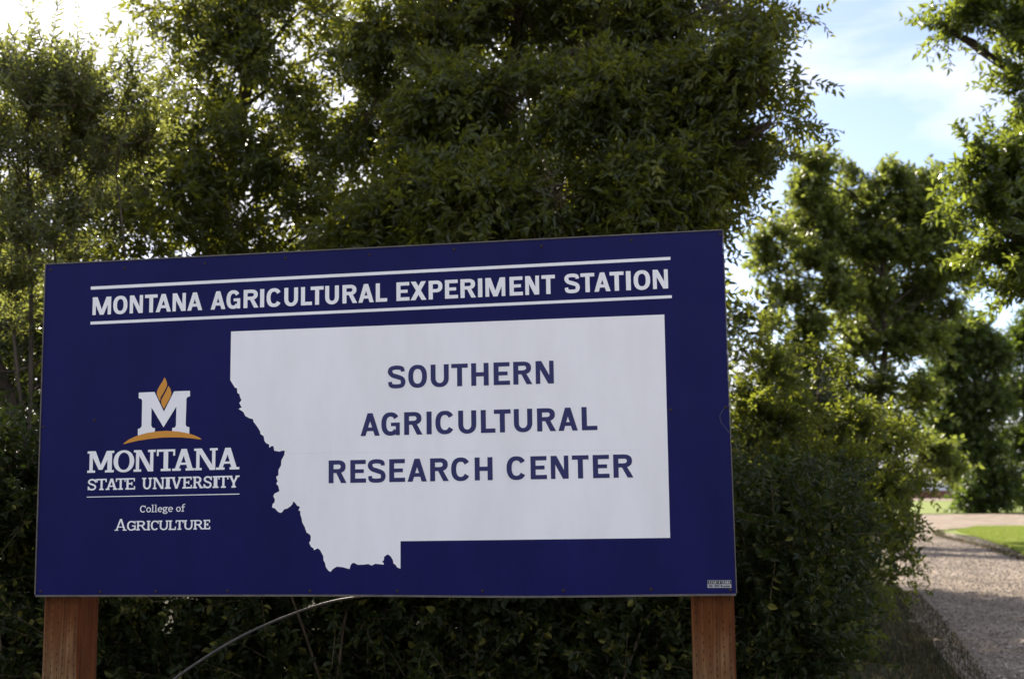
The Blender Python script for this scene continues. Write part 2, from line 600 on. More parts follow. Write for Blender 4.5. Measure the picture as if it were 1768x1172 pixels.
# edge trim, four bars butted end to end
def trim(lo, hi):
    t = Acc()
    t.box(lo, hi)
    t.build("edge_trim", sign, m_trim)
trim((-HW, HH + .0005, -0.024), (HW, HH + .0045, 0.0035))
trim((-HW - .0045, -HH, -0.024), (-HW - .0005, HH + .0045, 0.0035))
trim((HW + .0005, -HH, -0.024), (HW + .0035, HH + .0045, 0.0025))
t = Acc()
for i in range(nu):
    u0 = -HW + 2 * HW * i / nu
    u1 = -HW + 2 * HW * (i + 1) / nu
    s0 = 0.006 * math.exp(-((u0 - 0.55) / 0.45) ** 2)
    s1 = 0.006 * math.exp(-((u1 - 0.55) / 0.45) ** 2)
    b = len(t.V)
    for (u, s) in ((u0, s0), (u1, s1)):
        t.V += [(u, -HH - .0005 - s, 0.003), (u, -HH - .007 - s, 0.003), (u, -HH - .007 - s, -0.024), (u, -HH - .0005 - s, -0.024)]
    t.F += [(b, b + 1, b + 5, b + 4), (b + 1, b + 2, b + 6, b + 5), (b + 2, b + 3, b + 7, b + 6), (b + 3, b, b + 4, b + 7)]
t.build("edge_trim", sign, m_trim)


def union(polys, eps=1e-6):
    """merge overlapping 2D polygons into one flat triangulated sheet"""
    V, Fc = [], []
    for p in polys:
        ar = sum(p[i][0] * p[(i + 1) % len(p)][1] - p[(i + 1) % len(p)][0] * p[i][1] for i in range(len(p)))
        if abs(ar) < 1e-12:
            continue
        if ar < 0:
            p = p[::-1]
        b = len(V)
        V += [Vector((q[0], q[1])) for q in p]
        Fc.append(list(range(b, b + len(p))))
    r = delaunay_2d_cdt(V, [], Fc, 0, eps)
    # keep the triangles that lie inside at least one of the input shapes
    vo = r[0]
    keep = []
    polys2 = [[V[i] for i in f] for f in Fc]
    for f in r[2]:
        cx = sum(vo[i].x for i in f) / len(f)
        cy = sum(vo[i].y for i in f) / len(f)
        for q in polys2:
            ins = False
            m = len(q)
            for i in range(m):
                a_, b_ = q[i], q[(i + 1) % m]
                if (a_.y > cy) != (b_.y > cy) and cx < (b_.x - a_.x) * (cy - a_.y) / (b_.y - a_.y) + a_.x:
                    ins = not ins
            if ins:
                keep.append(tuple(f))
                break
    return [(v.x, v.y) for v in vo], keep


def flat(name, polysets, w, mat, parent):
    V, Fc = [], []
    for ps in polysets:
        v, f = union(ps)
        b = len(V)
        V += [(x, y, w) for x, y in v]
        Fc += [tuple(b + i for i in t) for t in f]
    me = mesh_py(name, V, Fc)
    for p in me.polygons:
        if p.normal.z < 0:
            p.flip()
    return link(name, me, parent, mat)


# ---- letter shapes, cap height 1, width W
def ring(W, s, h, a0=0.0, a1=360.0, y0=0.0, y1=1.0, x0=0.0, n=2.35, seg=36):
    """quads along an elliptical stroke from angle a0 to a1"""
    cx, cy, rx, ry = x0 + W / 2, (y0 + y1) / 2, W / 2, (y1 - y0) / 2
    k = max(2, int(seg * abs(a1 - a0) / 360))
    def pt(a, RX, RY):
        c, s_ = math.cos(math.radians(a)), math.sin(math.radians(a))
        e = 2.0 / n
        return (cx + RX * math.copysign(abs(c) ** e, c), cy + RY * math.copysign(abs(s_) ** e, s_))
    q = []
    for i in range(k):
        b0 = a0 + (a1 - a0) * i / k
        b1 = a0 + (a1 - a0) * (i + 1) / k
        q.append([pt(b0, rx, ry), pt(b1, rx, ry), pt(b1, rx - s, ry - h), pt(b0, rx - s, ry - h)])
    return q


def R(x0, y0, x1, y1):
    return [(x0, y0), (x1, y0), (x1, y1), (x0, y1)]


def stroke(pts, w):
    """quads along a smooth path of (x,y), widths w per point"""
    P = []
    for i in range(len(pts) - 1):
        p0 = pts[max(0, i - 1)]
        p1, p2 = pts[i], pts[i + 1]
        p3 = pts[min(len(pts) - 1, i + 2)]
        for j in range(5):
            t = j / 5
            f = lambda a, b, c, d: 0.5 * (2 * b + (c - a) * t + (2 * a - 5 * b + 4 * c - d) * t * t + (3 * b - a - 3 * c + d) * t ** 3)
            P.append((f(p0[0], p1[0], p2[0], p3[0]), f(p0[1], p1[1], p2[1], p3[1]), w[i] + (w[i + 1] - w[i]) * t))
    P.append((pts[-1][0], pts[-1][1], w[-1]))
    E = []
    for i, (x, y, ww) in enumerate(P):
        a_, b_ = P[max(0, i - 1)], P[min(len(P) - 1, i + 1)]
        dx, dy = b_[0] - a_[0], b_[1] - a_[1]
        L = math.hypot(dx, dy) or 1
        nx, ny = -dy / L * ww / 2, dx / L * ww / 2
        E.append(((x + nx, y + ny), (x - nx, y - ny)))
    return [[E[i][0], E[i + 1][0], E[i + 1][1], E[i][1]] for i in range(len(E) - 1)]


def S_shape(W, s, h, o=0.015):
    m = h / 2
    X = lambda x: x * W
    pts = [(X(.97) - s * .45, .735), (X(.80), .875), (X(.5), 1 + o - m), (X(.21), .875), (s * .5 + .005, .73), (X(.26), .585), (X(.52), .51), (X(.80), .415),
           (X(1) - s * .5, .27), (X(.79), .115), (X(.48), m - o), (X(.19), .12), (s * .5, .285)]
    w = [h * .95, h, h, h, s * .98, h * 1.05, h * 1.12, h * 1.05, s * .98, h, h, h, h * .95]
    return stroke(pts, w)


def sans(ch, W, s=0.225, h=0.185):
    o = 0.015
    if ch == 'I': return [R(0, 0, W, 1)]
    if ch == 'L': return [R(0, 0, s, 1), R(0, 0, W, h)]
    if ch == 'T': return [R(0, 1 - h, W, 1), R(W / 2 - s / 2, 0, W / 2 + s / 2, 1)]
    if ch == 'E': return [R(0, 0, s, 1), R(0, 0, W, h), R(0, 1 - h, W * .985, 1), R(0, .5 - h * .42, W * .86, .5 + h * .48)]
    if ch == 'H': return [R(0, 0, s, 1), R(W - s, 0, W, 1), R(0, .5 - h * .5, W, .5 + h * .5)]
    if ch == 'N': return [R(0, 0, s * .88, 1), R(W - s * .88, 0, W, 1), [(0, 1), (s * 1.12, 1), (W, 0), (W - s * 1.12, 0)]]
    if ch == 'M':
        c = W / 2
        return [R(0, 0, s * .88, 1), R(W - s * .88, 0, W, 1), [(0, 1), (s * 1.28, 1), (c + s * .5, 0), (c - s * .5, 0)], [(W, 1), (W - s * 1.28, 1), (c - s * .5, 0), (c + s * .5, 0)]]
    if ch == 'A':
        c = W / 2
        k = s * 1.02
        return [[(0, 0), (k, 0), (c + s * .52, 1), (c - s * .52, 1)], [(W, 0), (W - k, 0), (c - s * .52, 1), (c + s * .52, 1)], R(W * .2, .21, W * .8, .21 + h * .88)]
    if ch == 'V':
        c = W / 2
        return [[(0, 1), (s * 1.05, 1), (c + s * .5, 0), (c - s * .5, 0)], [(W, 1), (W - s * 1.05, 1), (c - s * .5, 0), (c + s * .5, 0)]]
    if ch == 'X': return [[(0, 0), (s * 1.2, 0), (W - .02, 1), (W - .02 - s * 1.2, 1)], [(.02, 1), (.02 + s * 1.2, 1), (W, 0), (W - s * 1.2, 0)]]
    if ch == 'O': return ring(W, s, h, y0=-o, y1=1 + o)
    if ch == 'C': return ring(W, s, h, 33, 327, -o, 1 + o)
    if ch == 'G': return ring(W, s, h, 35, 322, -o, 1 + o) + [R(W * .52, .40, W, .40 + h * .85), R(W - s * .82, 0, W, .45)]
    if ch == 'S': return S_shape(W, s, h)
    if ch == 'U': return [R(0, .385, s, 1), R(W - s, .385, W, 1)] + ring(W, s, h, 180, 360, -o, .8, n=2.2)
    if ch in 'PR':
        y0 = .44 if ch == 'R' else .37
        bw = W * (.96 if ch == 'R' else 1.0)
        g = [R(0, 0, s, 1), R(0, 1 - h, bw * .55, 1), R(0, y0, bw * .55, y0 + h * .95)]
        g += ring(bw * .9, s, h * .97, -90, 90, y0, 1.0, x0=bw * .1, n=2.3, seg=44)
        if ch == 'R':
            g.append([(W * .40, y0 + .06), (W * .40 + s * 1.02, y0 + .06), (W + .01, 0), (W + .01 - s * 1.12, 0)])
        return g
    raise ValueError(ch)


def slab(ch, W, s=0.2, h=0.12, e=0.10):
    """letters with slab serifs; e is the serif overhang"""
    o = 0.012
    st = lambda x0, x1, y, l=e, r=e: R(x0 - l, y, x1 + r, y + h)
    if ch == 'I': return [R(e, 0, W - e, 1), R(0, 0, W, h), R(0, 1 - h, W, 1)]
    if ch == 'L': return [R(e, 0, e + s, 1), R(0, 0, W, h), R(0, 1 - h, 2 * e + s, 1), R(W - h, 0, W, .34)]
    if ch == 'T':
        c = W / 2
        return [R(0, 1 - h, W, 1), R(c - s / 2, 0, c + s / 2, 1), R(c - s / 2 - e * 1.2, 0, c + s / 2 + e * 1.2, h), R(0, .70, h * .9, 1), R(W - h * .9, .70, W, 1)]
    if ch == 'E': return [R(e, 0, e + s, 1), R(0, 0, W, h), R(0, 1 - h, W * .97, 1), R(e, .45, W * .72, .45 + h), R(W - h * .9, 0, W, .30), R(W * .97 - h * .9, .72, W * .97, 1), R(W * .72 - h * .8, .36, W * .72, .66)]
    if ch == 'N':
        a_ = e
        return [R(a_, 0, a_ + s * .72, 1), R(W - a_ - s * .72, 0, W - a_, 1), [(a_, 1), (a_ + s * 1.15, 1), (W - a_, 0), (W - a_ - s * 1.15, 0)], R(0, 0, a_ * 2 + s * .72, h), R(0, 1 - h, a_ + s, 1), R(W - a_ * 2 - s * .72, 1 - h, W, 1)]
    if ch == 'M':
        c = W / 2
        a_ = e * .95
        return [R(a_, 0, a_ + s * .74, 1), R(W - a_ - s, 0, W - a_, 1), [(a_, 1), (a_ + s * 1.35, 1), (c + s * .42, .13), (c - s * .42, .13)],
                [(W - a_, 1), (W - a_ - s * 1.2, 1), (c - s * .42, .13), (c + s * .42, .13)], R(0, 0, a_ * 2.2 + s * .74, h), R(0, 1 - h, a_ + s, 1), R(W - a_ * 2.1 - s, 0, W, h), R(W - a_ - s, 1 - h, W, 1)]
    if ch == 'A':
        c = W / 2
        a_ = e * .9
        return [[(a_, 0), (a_ + s * .85, 0), (c + s * .5, 1), (c - s * .55, 1)], [(W - a_, 0), (W - a_ - s * 1.15, 0), (c - s * .45, 1), (c + s * .6, 1)], R(W * .28, .27, W * .74, .27 + h * .95),
                R(0, 0, a_ * 2.3 + s * .85, h), R(W - a_ * 2.3 - s * 1.1, 0, W, h)]
    if ch == 'V':
        c = W / 2
        a_ = e * .8
        return [[(a_, 1), (a_ + s * 1.1, 1), (c + s * .5, 0), (c - s * .5, 0)], [(W - a_, 1), (W - a_ - s * .85, 1), (c - s * .4, 0), (c + s * .5, 0)], R(0, 1 - h, a_ * 2.2 + s * 1.1, 1), R(W - a_ * 2.3 - s * .85, 1 - h, W, 1)]
    if ch == 'Y':
        c = W / 2
        a_ = e * .8
        return [[(a_, 1), (a_ + s * 1.1, 1), (c + s * .5, .4), (c - s * .5, .4)], [(W - a_, 1), (W - a_ - s * .95, 1), (c - s * .5, .4), (c + s * .5, .4)], R(c - s / 2, 0, c + s / 2, .46), R(c - s / 2 - e, 0, c + s / 2 + e, h),
                R(0, 1 - h, a_ * 2 + s * 1.1, 1), R(W - a_ * 2.2 - s * .9, 1 - h, W, 1)]
    if ch == 'O': return ring(W, s, h * 1.05, y0=-o, y1=1 + o, n=2.1)
    if ch == 'C': return ring(W, s, h * 1.05, 45, 318, -o, 1 + o, n=2.15) + [R(W - h * 1.3, .66, W - h * .3, 1)]
    if ch == 'G': return ring(W, s, h * 1.05, 45, 318, -o, 1 + o, n=2.15) + [R(W - h * 1.4, .68, W - h * .4, 1), R(W * .56, .42, W, .42 + h * .9), R(W - s * .95, .04, W - s * .1, .46)]
    if ch == 'S': return S_shape(W * .98, s * .95, h * 1.15) + [R(W * .86, .66, W * .86 + h * .8, .99), R(0, .01, h * .8, .34)]
    if ch == 'U':
        a_ = e * .9
        return [R(a_, .4, a_ + s, 1), R(W - a_ - s * .8, .4, W - a_, 1), R(0, 1 - h, a_ * 2 + s, 1), R(W - a_ * 2 - s * .8, 1 - h, W, 1)] + ring(W - 2 * a_, s * .92, h * 1.1, 180, 360, -o, .85, x0=a_, n=2.2)
    if ch == 'R':
        bw = W * .84
        return [R(e, 0, e + s, 1), R(0, 0, e * 2 + s, h), R(0, 1 - h, bw * .6, 1), R(e, .44, bw * .6, .44 + h)] + ring(bw * .85, s, h, -90, 90, .44, 1.0, x0=bw * .15, n=2.2, seg=40) + \
               [[(W * .42, .5), (W * .42 + s * 1.05, .5), (W - e * .4, 0), (W - e * .4 - s * 1.15, 0)], R(W - s * 1.3 - e * .4, 0, W, h)]
    # lower case of the small line; x height .72
    x = .74
    s, h = .15, .12
    if ch == 'o': return ring(W, s, h, y0=-o, y1=x, n=2.1)
    if ch == 'l': return [R(W * .5 - s / 2, 0, W * .5 + s / 2, 1.12), R(W * .05, 1.12 - h * .8, W * .5, 1.12), R(0, 0, W, h * .8)]
    if ch == 'e': return ring(W, s, h, 0, 318, -o, x, n=2.1) + [R(s * .5, x * .46, W - s * .3, x * .46 + h * .8)]
    if ch == 'f': return [R(W * .28, 0, W * .28 + s, .95), R(0, 0, W * .28 + s * 1.8, h * .8), R(0, x - h * .8, W * .85, x)] + ring(W * .9, s, h, 60, 180, .6, 1.14, x0=W * .28, n=2.1)
    if ch == 'g': return ring(W * .82, s, h, 0, 360, .22, x, n=2.1) + ring(W * .95, s * .9, h * .9, 0, 360, -.28, .12, n=2.1) + [R(W * .6, x - h * .9, W, x), R(W * .12, .05, W * .3, .27)]
    raise ValueError(ch)


def text_line(name, data, w, mat, parent, fn, label, **kw):
    b0, b1, c0, c1, letters = data
    ua, ub = letters[0][1], letters[-1][2]
    words, cur, last = [], [], None
    for L3 in letters:
        if last is not None and L3[1] - last > .27 * (c0 - b0):
            words.append(cur)
            cur = []
        cur.append(L3)
        last = L3[2]
    words.append(cur)
    if len(words) > 1:
        for wd in words:
            k0 = (wd[0][1] - ua) / (ub - ua)
            k1 = (wd[-1][2] - ua) / (ub - ua)
            txt = ''.join(x[0] for x in wd)
            text_line(name, (b0 + (b1 - b0) * k0, b0 + (b1 - b0) * k1, c0 + (c1 - c0) * k0, c0 + (c1 - c0) * k1, wd), w, mat, parent, fn, label.split(' reading ')[0] + ' reading ' + txt, **kw)
        return
    sets = []
    for ch, u0, u1 in letters:
        t = ((u0 + u1) / 2 - ua) / max(1e-6, ub - ua)
        B = b0 + (b1 - b0) * t
        Hc = (c0 + (c1 - c0) * t) - B
        sl = (b1 - b0) / max(.05, ub - ua)
        sets.append([[(u0 + x * Hc, B + y * Hc + sl * (x * Hc - (u1 - u0) / 2)) for x, y in p] for p in fn(ch, (u1 - u0) / Hc, **kw)])
    o = flat(name, sets, w, mat, parent)
    o["label"] = label
    return o


L_RES = (-0.2185,-0.2172,-0.1408,-0.1412,[("R",-0.1414,-0.0784),("E",-0.0644,-0.0087),("S",-0.0031,0.0606),("E",0.0731,0.1289),("A",0.1371,0.2042),("R",0.2159,0.2799),("C",0.2887,0.3550),("H",0.3698,0.4310),("C",0.4786,0.5459),("E",0.5598,0.6148),("N",0.6280,0.6873),("T",0.6991,0.7548),("E",0.7685,0.8232),("R",0.8362,0.9009)])
L_AGR = (-0.0600,-0.0589,0.0174,0.0182,[("A",-0.0281,0.0403),("G",0.0459,0.1110),("R",0.1263,0.1896),("I",0.2048,0.2226),("C",0.2356,0.3019),("U",0.3148,0.3772),("L",0.3928,0.4427),("T",0.4380,0.4952),("U",0.5059,0.5687),("R",0.5847,0.6478),("A",0.6564,0.7211),("L",0.7349,0.7868)])
L_SOU = (0.1011,0.1002,0.1776,0.1772,[("S",0.0687,0.1319),("O",0.1417,0.2073),("U",0.2204,0.2837),("T",0.2926,0.3500),("H",0.3616,0.4220),("E",0.4390,0.4950),("R",0.5065,0.5703),("N",0.5830,0.6444)])
L_TOP = (0.3990,0.4053,0.4638,0.4701,[("M",-1.0316,-0.9598),("O",-0.9515,-0.8968),("N",-0.8877,-0.8371),("T",-0.8296,-0.7814),("A",-0.7874,-0.7297),("N",-0.7237,-0.6737),("A",-0.6677,-0.6113),("A",-0.5794,-0.5241),("G",-0.5204,-0.4690),("R",-0.4565,-0.4017),("I",-0.3951,-0.3798),("C",-0.3711,-0.3159),("U",-0.3057,-0.2551),("L",-0.2443,-0.2040),("T",-0.2090,-0.1617),("U",-0.1560,-0.1060),("R",-0.0931,-0.0405),("A",-0.0356,0.0196),("L",0.0271,0.0678),("E",0.1010,0.1473),("X",0.1510,0.2074),("P",0.2154,0.2642),("E",0.2730,0.3187),("R",0.3274,0.3808),("I",0.3887,0.4039),("M",0.4146,0.4835),("E",0.4985,0.5441),("N",0.5526,0.6002),("T",0.6087,0.6546),("S",0.6863,0.7389),("T",0.7417,0.7886),("A",0.7879,0.8422),("T",0.8401,0.8872),("I",0.8948,0.9107),("O",0.9204,0.9755),("N",0.9844,1.0345)])
R_TOP = [(-1.0407,0.5037),(-1.0403,0.4924),(1.0447,0.5010),(1.0451,0.5114)]
R_LOW = [(-1.0383,0.3754),(-1.0380,0.3649),(1.0454,0.3721),(1.0457,0.3819)]
L_MON = (-0.1665,-0.1646,-0.0905,-0.0890,[("M",-1.0355,-0.9339),("O",-0.9357,-0.8574),("N",-0.8592,-0.7768),("T",-0.7725,-0.7038),("A",-0.7137,-0.6279),("N",-0.6329,-0.5455),("A",-0.5512,-0.4651)])
L_STU = (-0.2281,-0.2273,-0.1886,-0.1859,[("S",-1.0318,-0.9987),("T",-0.9987,-0.9600),("A",-0.9636,-0.9185),("T",-0.9253,-0.8879),("E",-0.8886,-0.8520),("U",-0.8258,-0.7883),("N",-0.7851,-0.7413),("I",-0.7398,-0.7182),("V",-0.7182,-0.6757),("E",-0.6746,-0.6393),("R",-0.6368,-0.5981),("S",-0.5963,-0.5654),("I",-0.5626,-0.5412),("T",-0.5416,-0.5045),("Y",-0.5059,-0.4641)])
R_LOGO = [(-1.0349,-0.2505),(-1.0348,-0.2531),(-0.4639,-0.2513),(-0.4639,-0.2484)]
L_COL = (-0.3083,-0.3073,-0.2848,-0.2840,[("C",-0.8313,-0.8099),("o",-0.8077,-0.7903),("l",-0.7885,-0.7789),("l",-0.7771,-0.7672),("e",-0.7650,-0.7480),("g",-0.7466,-0.7274),("e",-0.7260,-0.7083),("o",-0.6963,-0.6793),("f",-0.6776,-0.6617)])
L_AG1 = (-0.3707,-0.3707,-0.3301,-0.3301,[("A",-0.9252,-0.8801)])
L_AG2 = (-0.3706,-0.3694,-0.3376,-0.3368,[("G",-0.8792,-0.8456),("R",-0.8442,-0.8057),("I",-0.8050,-0.7915),("C",-0.7897,-0.7595),("U",-0.7595,-0.7234),("L",-0.7234,-0.6959),("T",-0.6973,-0.6677),("U",-0.6677,-0.6318),("R",-0.6311,-0.5940),("E",-0.5947,-0.5695)])
P_M = [(-0.8457,0.1135),(-0.7860,0.1142),(-0.7487,0.0436),(-0.7120,0.1142),(-0.6522,0.1141),(-0.6519,0.0948),(-0.6604,0.0926),(-0.6650,0.0873),(-0.6664,-0.0054),(-0.6624,-0.0116),(-0.6525,-0.0142),(-0.6521,-0.0422),(-0.7163,-0.0407),(-0.7163,-0.0151),(-0.7077,-0.0141),(-0.7027,-0.0081),(-0.7022,0.0602),(-0.7494,-0.0118),(-0.7961,0.0596),(-0.7958,-0.0046),(-0.7912,-0.0120),(-0.7814,-0.0147),(-0.7820,-0.0391),(-0.8455,-0.0425),(-0.8461,-0.0151),(-0.8383,-0.0138),(-0.8319,-0.0061),(-0.8321,0.0848),(-0.8354,0.0910),(-0.8452,0.0933)]
P_SW = [(-0.9001,-0.0662),(-0.8768,-0.0503),(-0.8456,-0.0388),(-0.8117,-0.0306),(-0.7726,-0.0257),(-0.7361,-0.0246),(-0.6997,-0.0274),(-0.6659,-0.0329),(-0.6373,-0.0413),(-0.6166,-0.0498),(-0.6054,-0.0566),(-0.6100,-0.0582),(-0.6423,-0.0533),(-0.6786,-0.0493),(-0.7201,-0.0479),(-0.7617,-0.0484),(-0.8034,-0.0520),(-0.8425,-0.0568),(-0.8712,-0.0620),(-0.8961,-0.0673)]
P_F1 = [(-0.7491,0.1648),(-0.7424,0.1547),(-0.7382,0.1411),(-0.7406,0.1300),(-0.7519,0.1095),(-0.7620,0.0938),(-0.7636,0.0803),(-0.7698,0.0903),(-0.7753,0.1028),(-0.7768,0.1102),(-0.7756,0.1176),(-0.7719,0.1261),(-0.7630,0.1406),(-0.7541,0.1539)]
P_F2 = [(-0.7333,0.1347),(-0.7261,0.1240),(-0.7219,0.1111),(-0.7230,0.0988),(-0.7305,0.0843),(-0.7489,0.0530),(-0.7576,0.0691),(-0.7599,0.0778),(-0.7580,0.0876),(-0.7492,0.1033),(-0.7403,0.1190)]
P_MAP = [(-0.5017,0.3193),(-0.5024,0.1472),(-0.4844,0.1198),(-0.4774,0.1185),(-0.4754,0.1018),(-0.4678,0.0971),(-0.4653,0.0859),(-0.4599,0.0758),(-0.4680,0.0660),(-0.4590,0.0502),(-0.4706,0.0456),(-0.4524,0.0340),(-0.4453,0.0200),(-0.4306,0.0119),(-0.4172,0.0082),(-0.4142,-0.0018),(-0.4013,-0.0181),(-0.3901,-0.0349),(-0.3888,-0.0443),(-0.3772,-0.0517),(-0.3741,-0.0682),(-0.3689,-0.0755),(-0.3573,-0.0812),(-0.3560,-0.0922),(-0.3486,-0.0869),(-0.3411,-0.0870),(-0.3381,-0.1030),(-0.3196,-0.1066),(-0.3110,-0.1041),(-0.3036,-0.1032),(-0.2996,-0.1049),(-0.3018,-0.1190),(-0.3119,-0.1368),(-0.3130,-0.1542),(-0.3220,-0.1693),(-0.3224,-0.1883),(-0.3299,-0.1920),(-0.3292,-0.1985),(-0.3246,-0.2084),(-0.3302,-0.2164),(-0.3216,-0.2258),(-0.3204,-0.2328),(-0.3180,-0.2421),(-0.3357,-0.2505),(-0.3402,-0.2596),(-0.3344,-0.2705),(-0.3354,-0.2797),(-0.3428,-0.2866),(-0.3439,-0.2979),(-0.3340,-0.3009),(-0.3232,-0.3124),(-0.3146,-0.3165),(-0.3074,-0.3138),(-0.3010,-0.3046),(-0.2891,-0.3019),(-0.2784,-0.2948),(-0.2708,-0.2868),(-0.2679,-0.2775),(-0.2614,-0.2829),(-0.2537,-0.2931),(-0.2456,-0.2956),(-0.2451,-0.3005),(-0.2493,-0.3093),(-0.2421,-0.3114),(-0.2424,-0.3235),(-0.2377,-0.3357),(-0.2355,-0.3498),(-0.2269,-0.3640),(-0.2196,-0.3841),(-0.2077,-0.3911),(-0.2043,-0.3983),(-0.2055,-0.4123),(-0.2105,-0.4191),(-0.2033,-0.4324),(-0.1948,-0.4376),(-0.1927,-0.4440),(-0.1800,-0.4377),(-0.1716,-0.4434),(-0.1652,-0.4546),(-0.1597,-0.4646),(-0.1588,-0.4786),(-0.1537,-0.4866),(-0.1503,-0.5017),(-0.1419,-0.5125),(-0.1335,-0.5169),(-0.1272,-0.5086),(-0.1126,-0.4995),(-0.0916,-0.5016),(-0.0674,-0.5081),(-0.0632,-0.4951),(-0.0582,-0.4888),(-0.0519,-0.4872),(-0.0374,-0.4940),(-0.0165,-0.4934),(-0.0007,-0.4915),(0.0105,-0.4967),(0.0229,-0.4908),(0.0531,-0.4938),(0.0527,-0.4898),(0.0470,-0.4839),(0.0532,-0.4792),(0.0540,-0.4681),(0.0665,-0.4595),(0.0768,-0.4663),(0.0850,-0.4802),(0.0870,-0.4901),(0.0944,-0.4952),(0.0993,-0.5031),(0.1108,-0.5079),(0.1113,-0.4165),(1.0147,-0.4142),(1.0188,0.3181)]
SCREWS = [(-0.9094,0.5655),(-0.6035,0.5679),(-0.3023,0.5721),(0.0046,0.5695),(0.3064,0.5730),(0.6111,0.5698),(0.9164,0.5743),(1.2107,0.5789),(-1.1999,0.5728),(-0.9746,-0.5814),(-0.7666,-0.5800),(-0.5028,-0.5787),(-0.2073,-0.5804),(0.0994,-0.5812),(0.3908,-0.5819),(0.6620,-0.5817),(0.9479,-0.5787),(1.2014,-0.5813),(-1.2017,-0.5789),(-1.2103,0.0003),(-1.0134,0.0202),(1.0289,0.0018),(1.2084,0.0045)]
STK = [(1.1300,-0.5499),(1.2053,-0.5502),(1.2044,-0.5740),(1.1291,-0.5737)]
SEAM = [(-0.2827,-0.1147),(1.0106,-0.1288)]

flat("state_map", [[P_MAP]], 0.0008, m_white, face)["label"] = "white outline map of the state"
text_line("lettering", L_TOP, 0.0008, m_white, face, sans, "white capitals reading MONTANA AGRICULTURAL EXPERIMENT STATION", s=.225, h=.185)
text_line("lettering", L_SOU, 0.0016, m_ink, face, sans, "blue capitals reading SOUTHERN")
text_line("lettering", L_AGR, 0.0016, m_ink, face, sans, "blue capitals reading AGRICULTURAL")
text_line("lettering", L_RES, 0.0016, m_ink, face, sans, "blue capitals reading RESEARCH CENTER")
for nm, p in (("rule_line", R_TOP), ("rule_line", R_LOW), ("rule_line", R_LOGO)):
    flat(nm, [[p]], 0.0008, m_white, face)
text_line("lettering", L_MON, 0.0008, m_white, face, slab, "white slab serif capitals reading MONTANA", s=.225, h=.105, e=.11)
text_line("lettering", L_STU, 0.0008, m_white, face, slab, "white slab serif capitals reading STATE UNIVERSITY", s=.20, h=.125, e=.10)
text_line("lettering", L_COL, 0.0008, m_white, face, slab, "small white letters reading College of", s=.17, h=.12, e=.10)
text_line("lettering", L_AG1, 0.0008, m_white, face, slab, "tall white capital A of AGRICULTURE", s=.15, h=.085, e=.10)
text_line("lettering", L_AG2, 0.0008, m_white, face, slab, "white small capitals finishing AGRICULTURE", s=.20, h=.125, e=.10)
flat("letter_emblem", [[P_M]], 0.0008, m_white, face)["label"] = "white slab serif letter M of the emblem"
flat("gold_arc", [[P_SW]], 0.0016, m_gold, face)["label"] = "gold arc under the letter M"
flat("gold_flame", [[P_F1], [P_F2]], 0.0016, m_gold, face)["label"] = "gold flame rising from the letter M"
(sx0, sy0), (sx1, sy1) = SEAM
flat("vinyl_seam", [[[(sx0, sy0), (sx1, sy1), (sx1, sy1 + .0011), (sx0, sy0 + .0011)]]], 0.0012, m_seam, face)

# maker's sticker in the lower right corner
m_stk_dark = simple("sticker_black", (0.012, 0.012, 0.02), 0.5)
m_stk_lite = simple("sticker_grey", (0.42, 0.42, 0.43), 0.5)
su0, su1, sv0, sv1 = 1.1295, 1.2050, -0.5740, -0.5500
stk = flat("sticker", [[R(su0, sv0, su1, sv1)]], 0.0008, m_stk_lite, face)
flat("sticker_panel", [[R(su0 + .001, sv0 + .0115, su1 - .001, sv1 - .001)]], 0.0012, m_stk_dark, face)


def tiny(txt, u0, u1, v0, v1, w, mat, slant=0.0):
    sets = []
    adv = (u1 - u0) / len(txt)
    Hc = v1 - v0
    W = adv * .82 / Hc
    dig = {'5': [R(0, .85, W, 1), R(0, .5, .22, 1), R(0, .5, W, .65), R(W - .22, 0, W, .6), R(0, 0, W, .15)],
           '8': ring(W, .22, .15, y0=.46, y1=1) + ring(W, .22, .15, y0=0, y1=.58),
           '6': ring(W, .22, .15, y0=0, y1=.6) + [R(0, .3, .22, .85), R(.1, .85, W, 1)],
           '3': [R(0, .85, W, 1), R(0, .43, W, .57), R(0, 0, W, .15), R(W - .22, 0, W, 1)],
           '0': ring(W, .22, .15), '2': [R(0, .85, W, 1), R(W - .22, .5, W, 1), R(0, .43, W, .57), R(0, 0, .22, .5), R(0, 0, W, .15)],
           '4': [R(W - .3, 0, W - .1, 1), R(0, .3, W, .44), R(0, .3, .2, 1)], '-': [R(W * .1, .42, W * .9, .56)], '*': [R(W * .3, .55, W * .7, .95)],
           'B': [R(0, 0, .22, 1)] + ring(W, .22, .15, -90, 90, 0, .57) + ring(W, .22, .15, -90, 90, .43, 1) + [R(0, 0, W / 2, .15), R(0, .43, W / 2, .57), R(0, .85, W / 2, 1)],
           'o': ring(W, .2, .14, y0=0, y1=.7), 'z': [R(0, .56, W, .7), R(0, 0, W, .14), [(0, .1), (.2, .1), (W, .6), (W - .2, .6)]],
           'e': ring(W, .2, .14, 0, 320, 0, .7) + [R(.1, .3, W - .05, .42)], 'm': [R(0, 0, .15, .7), R(W / 2 - .08, 0, W / 2 + .08, .7), R(W - .15, 0, W, .7), R(0, .56, W, .7)],
           'a': ring(W, .2, .14, y0=0, y1=.7) + [R(W - .2, 0, W, .7)], 'n': [R(0, 0, .2, .7), R(W - .2, 0, W, .7), R(0, .56, W, .7)]}
    for i, ch in enumerate(txt):
        if ch == ' ':
            continue
        g = dig[ch] if ch in dig else sans(ch, W if ch != 'I' else .25, .2, .16)
        ox = u0 + adv * i + (adv * .3 if ch == 'I' else 0)
        sets.append([[(ox + (x + slant * y) * Hc, v0 + y * Hc) for x, y in p] for p in g])
    return flat("lettering", sets, w, mat, face)


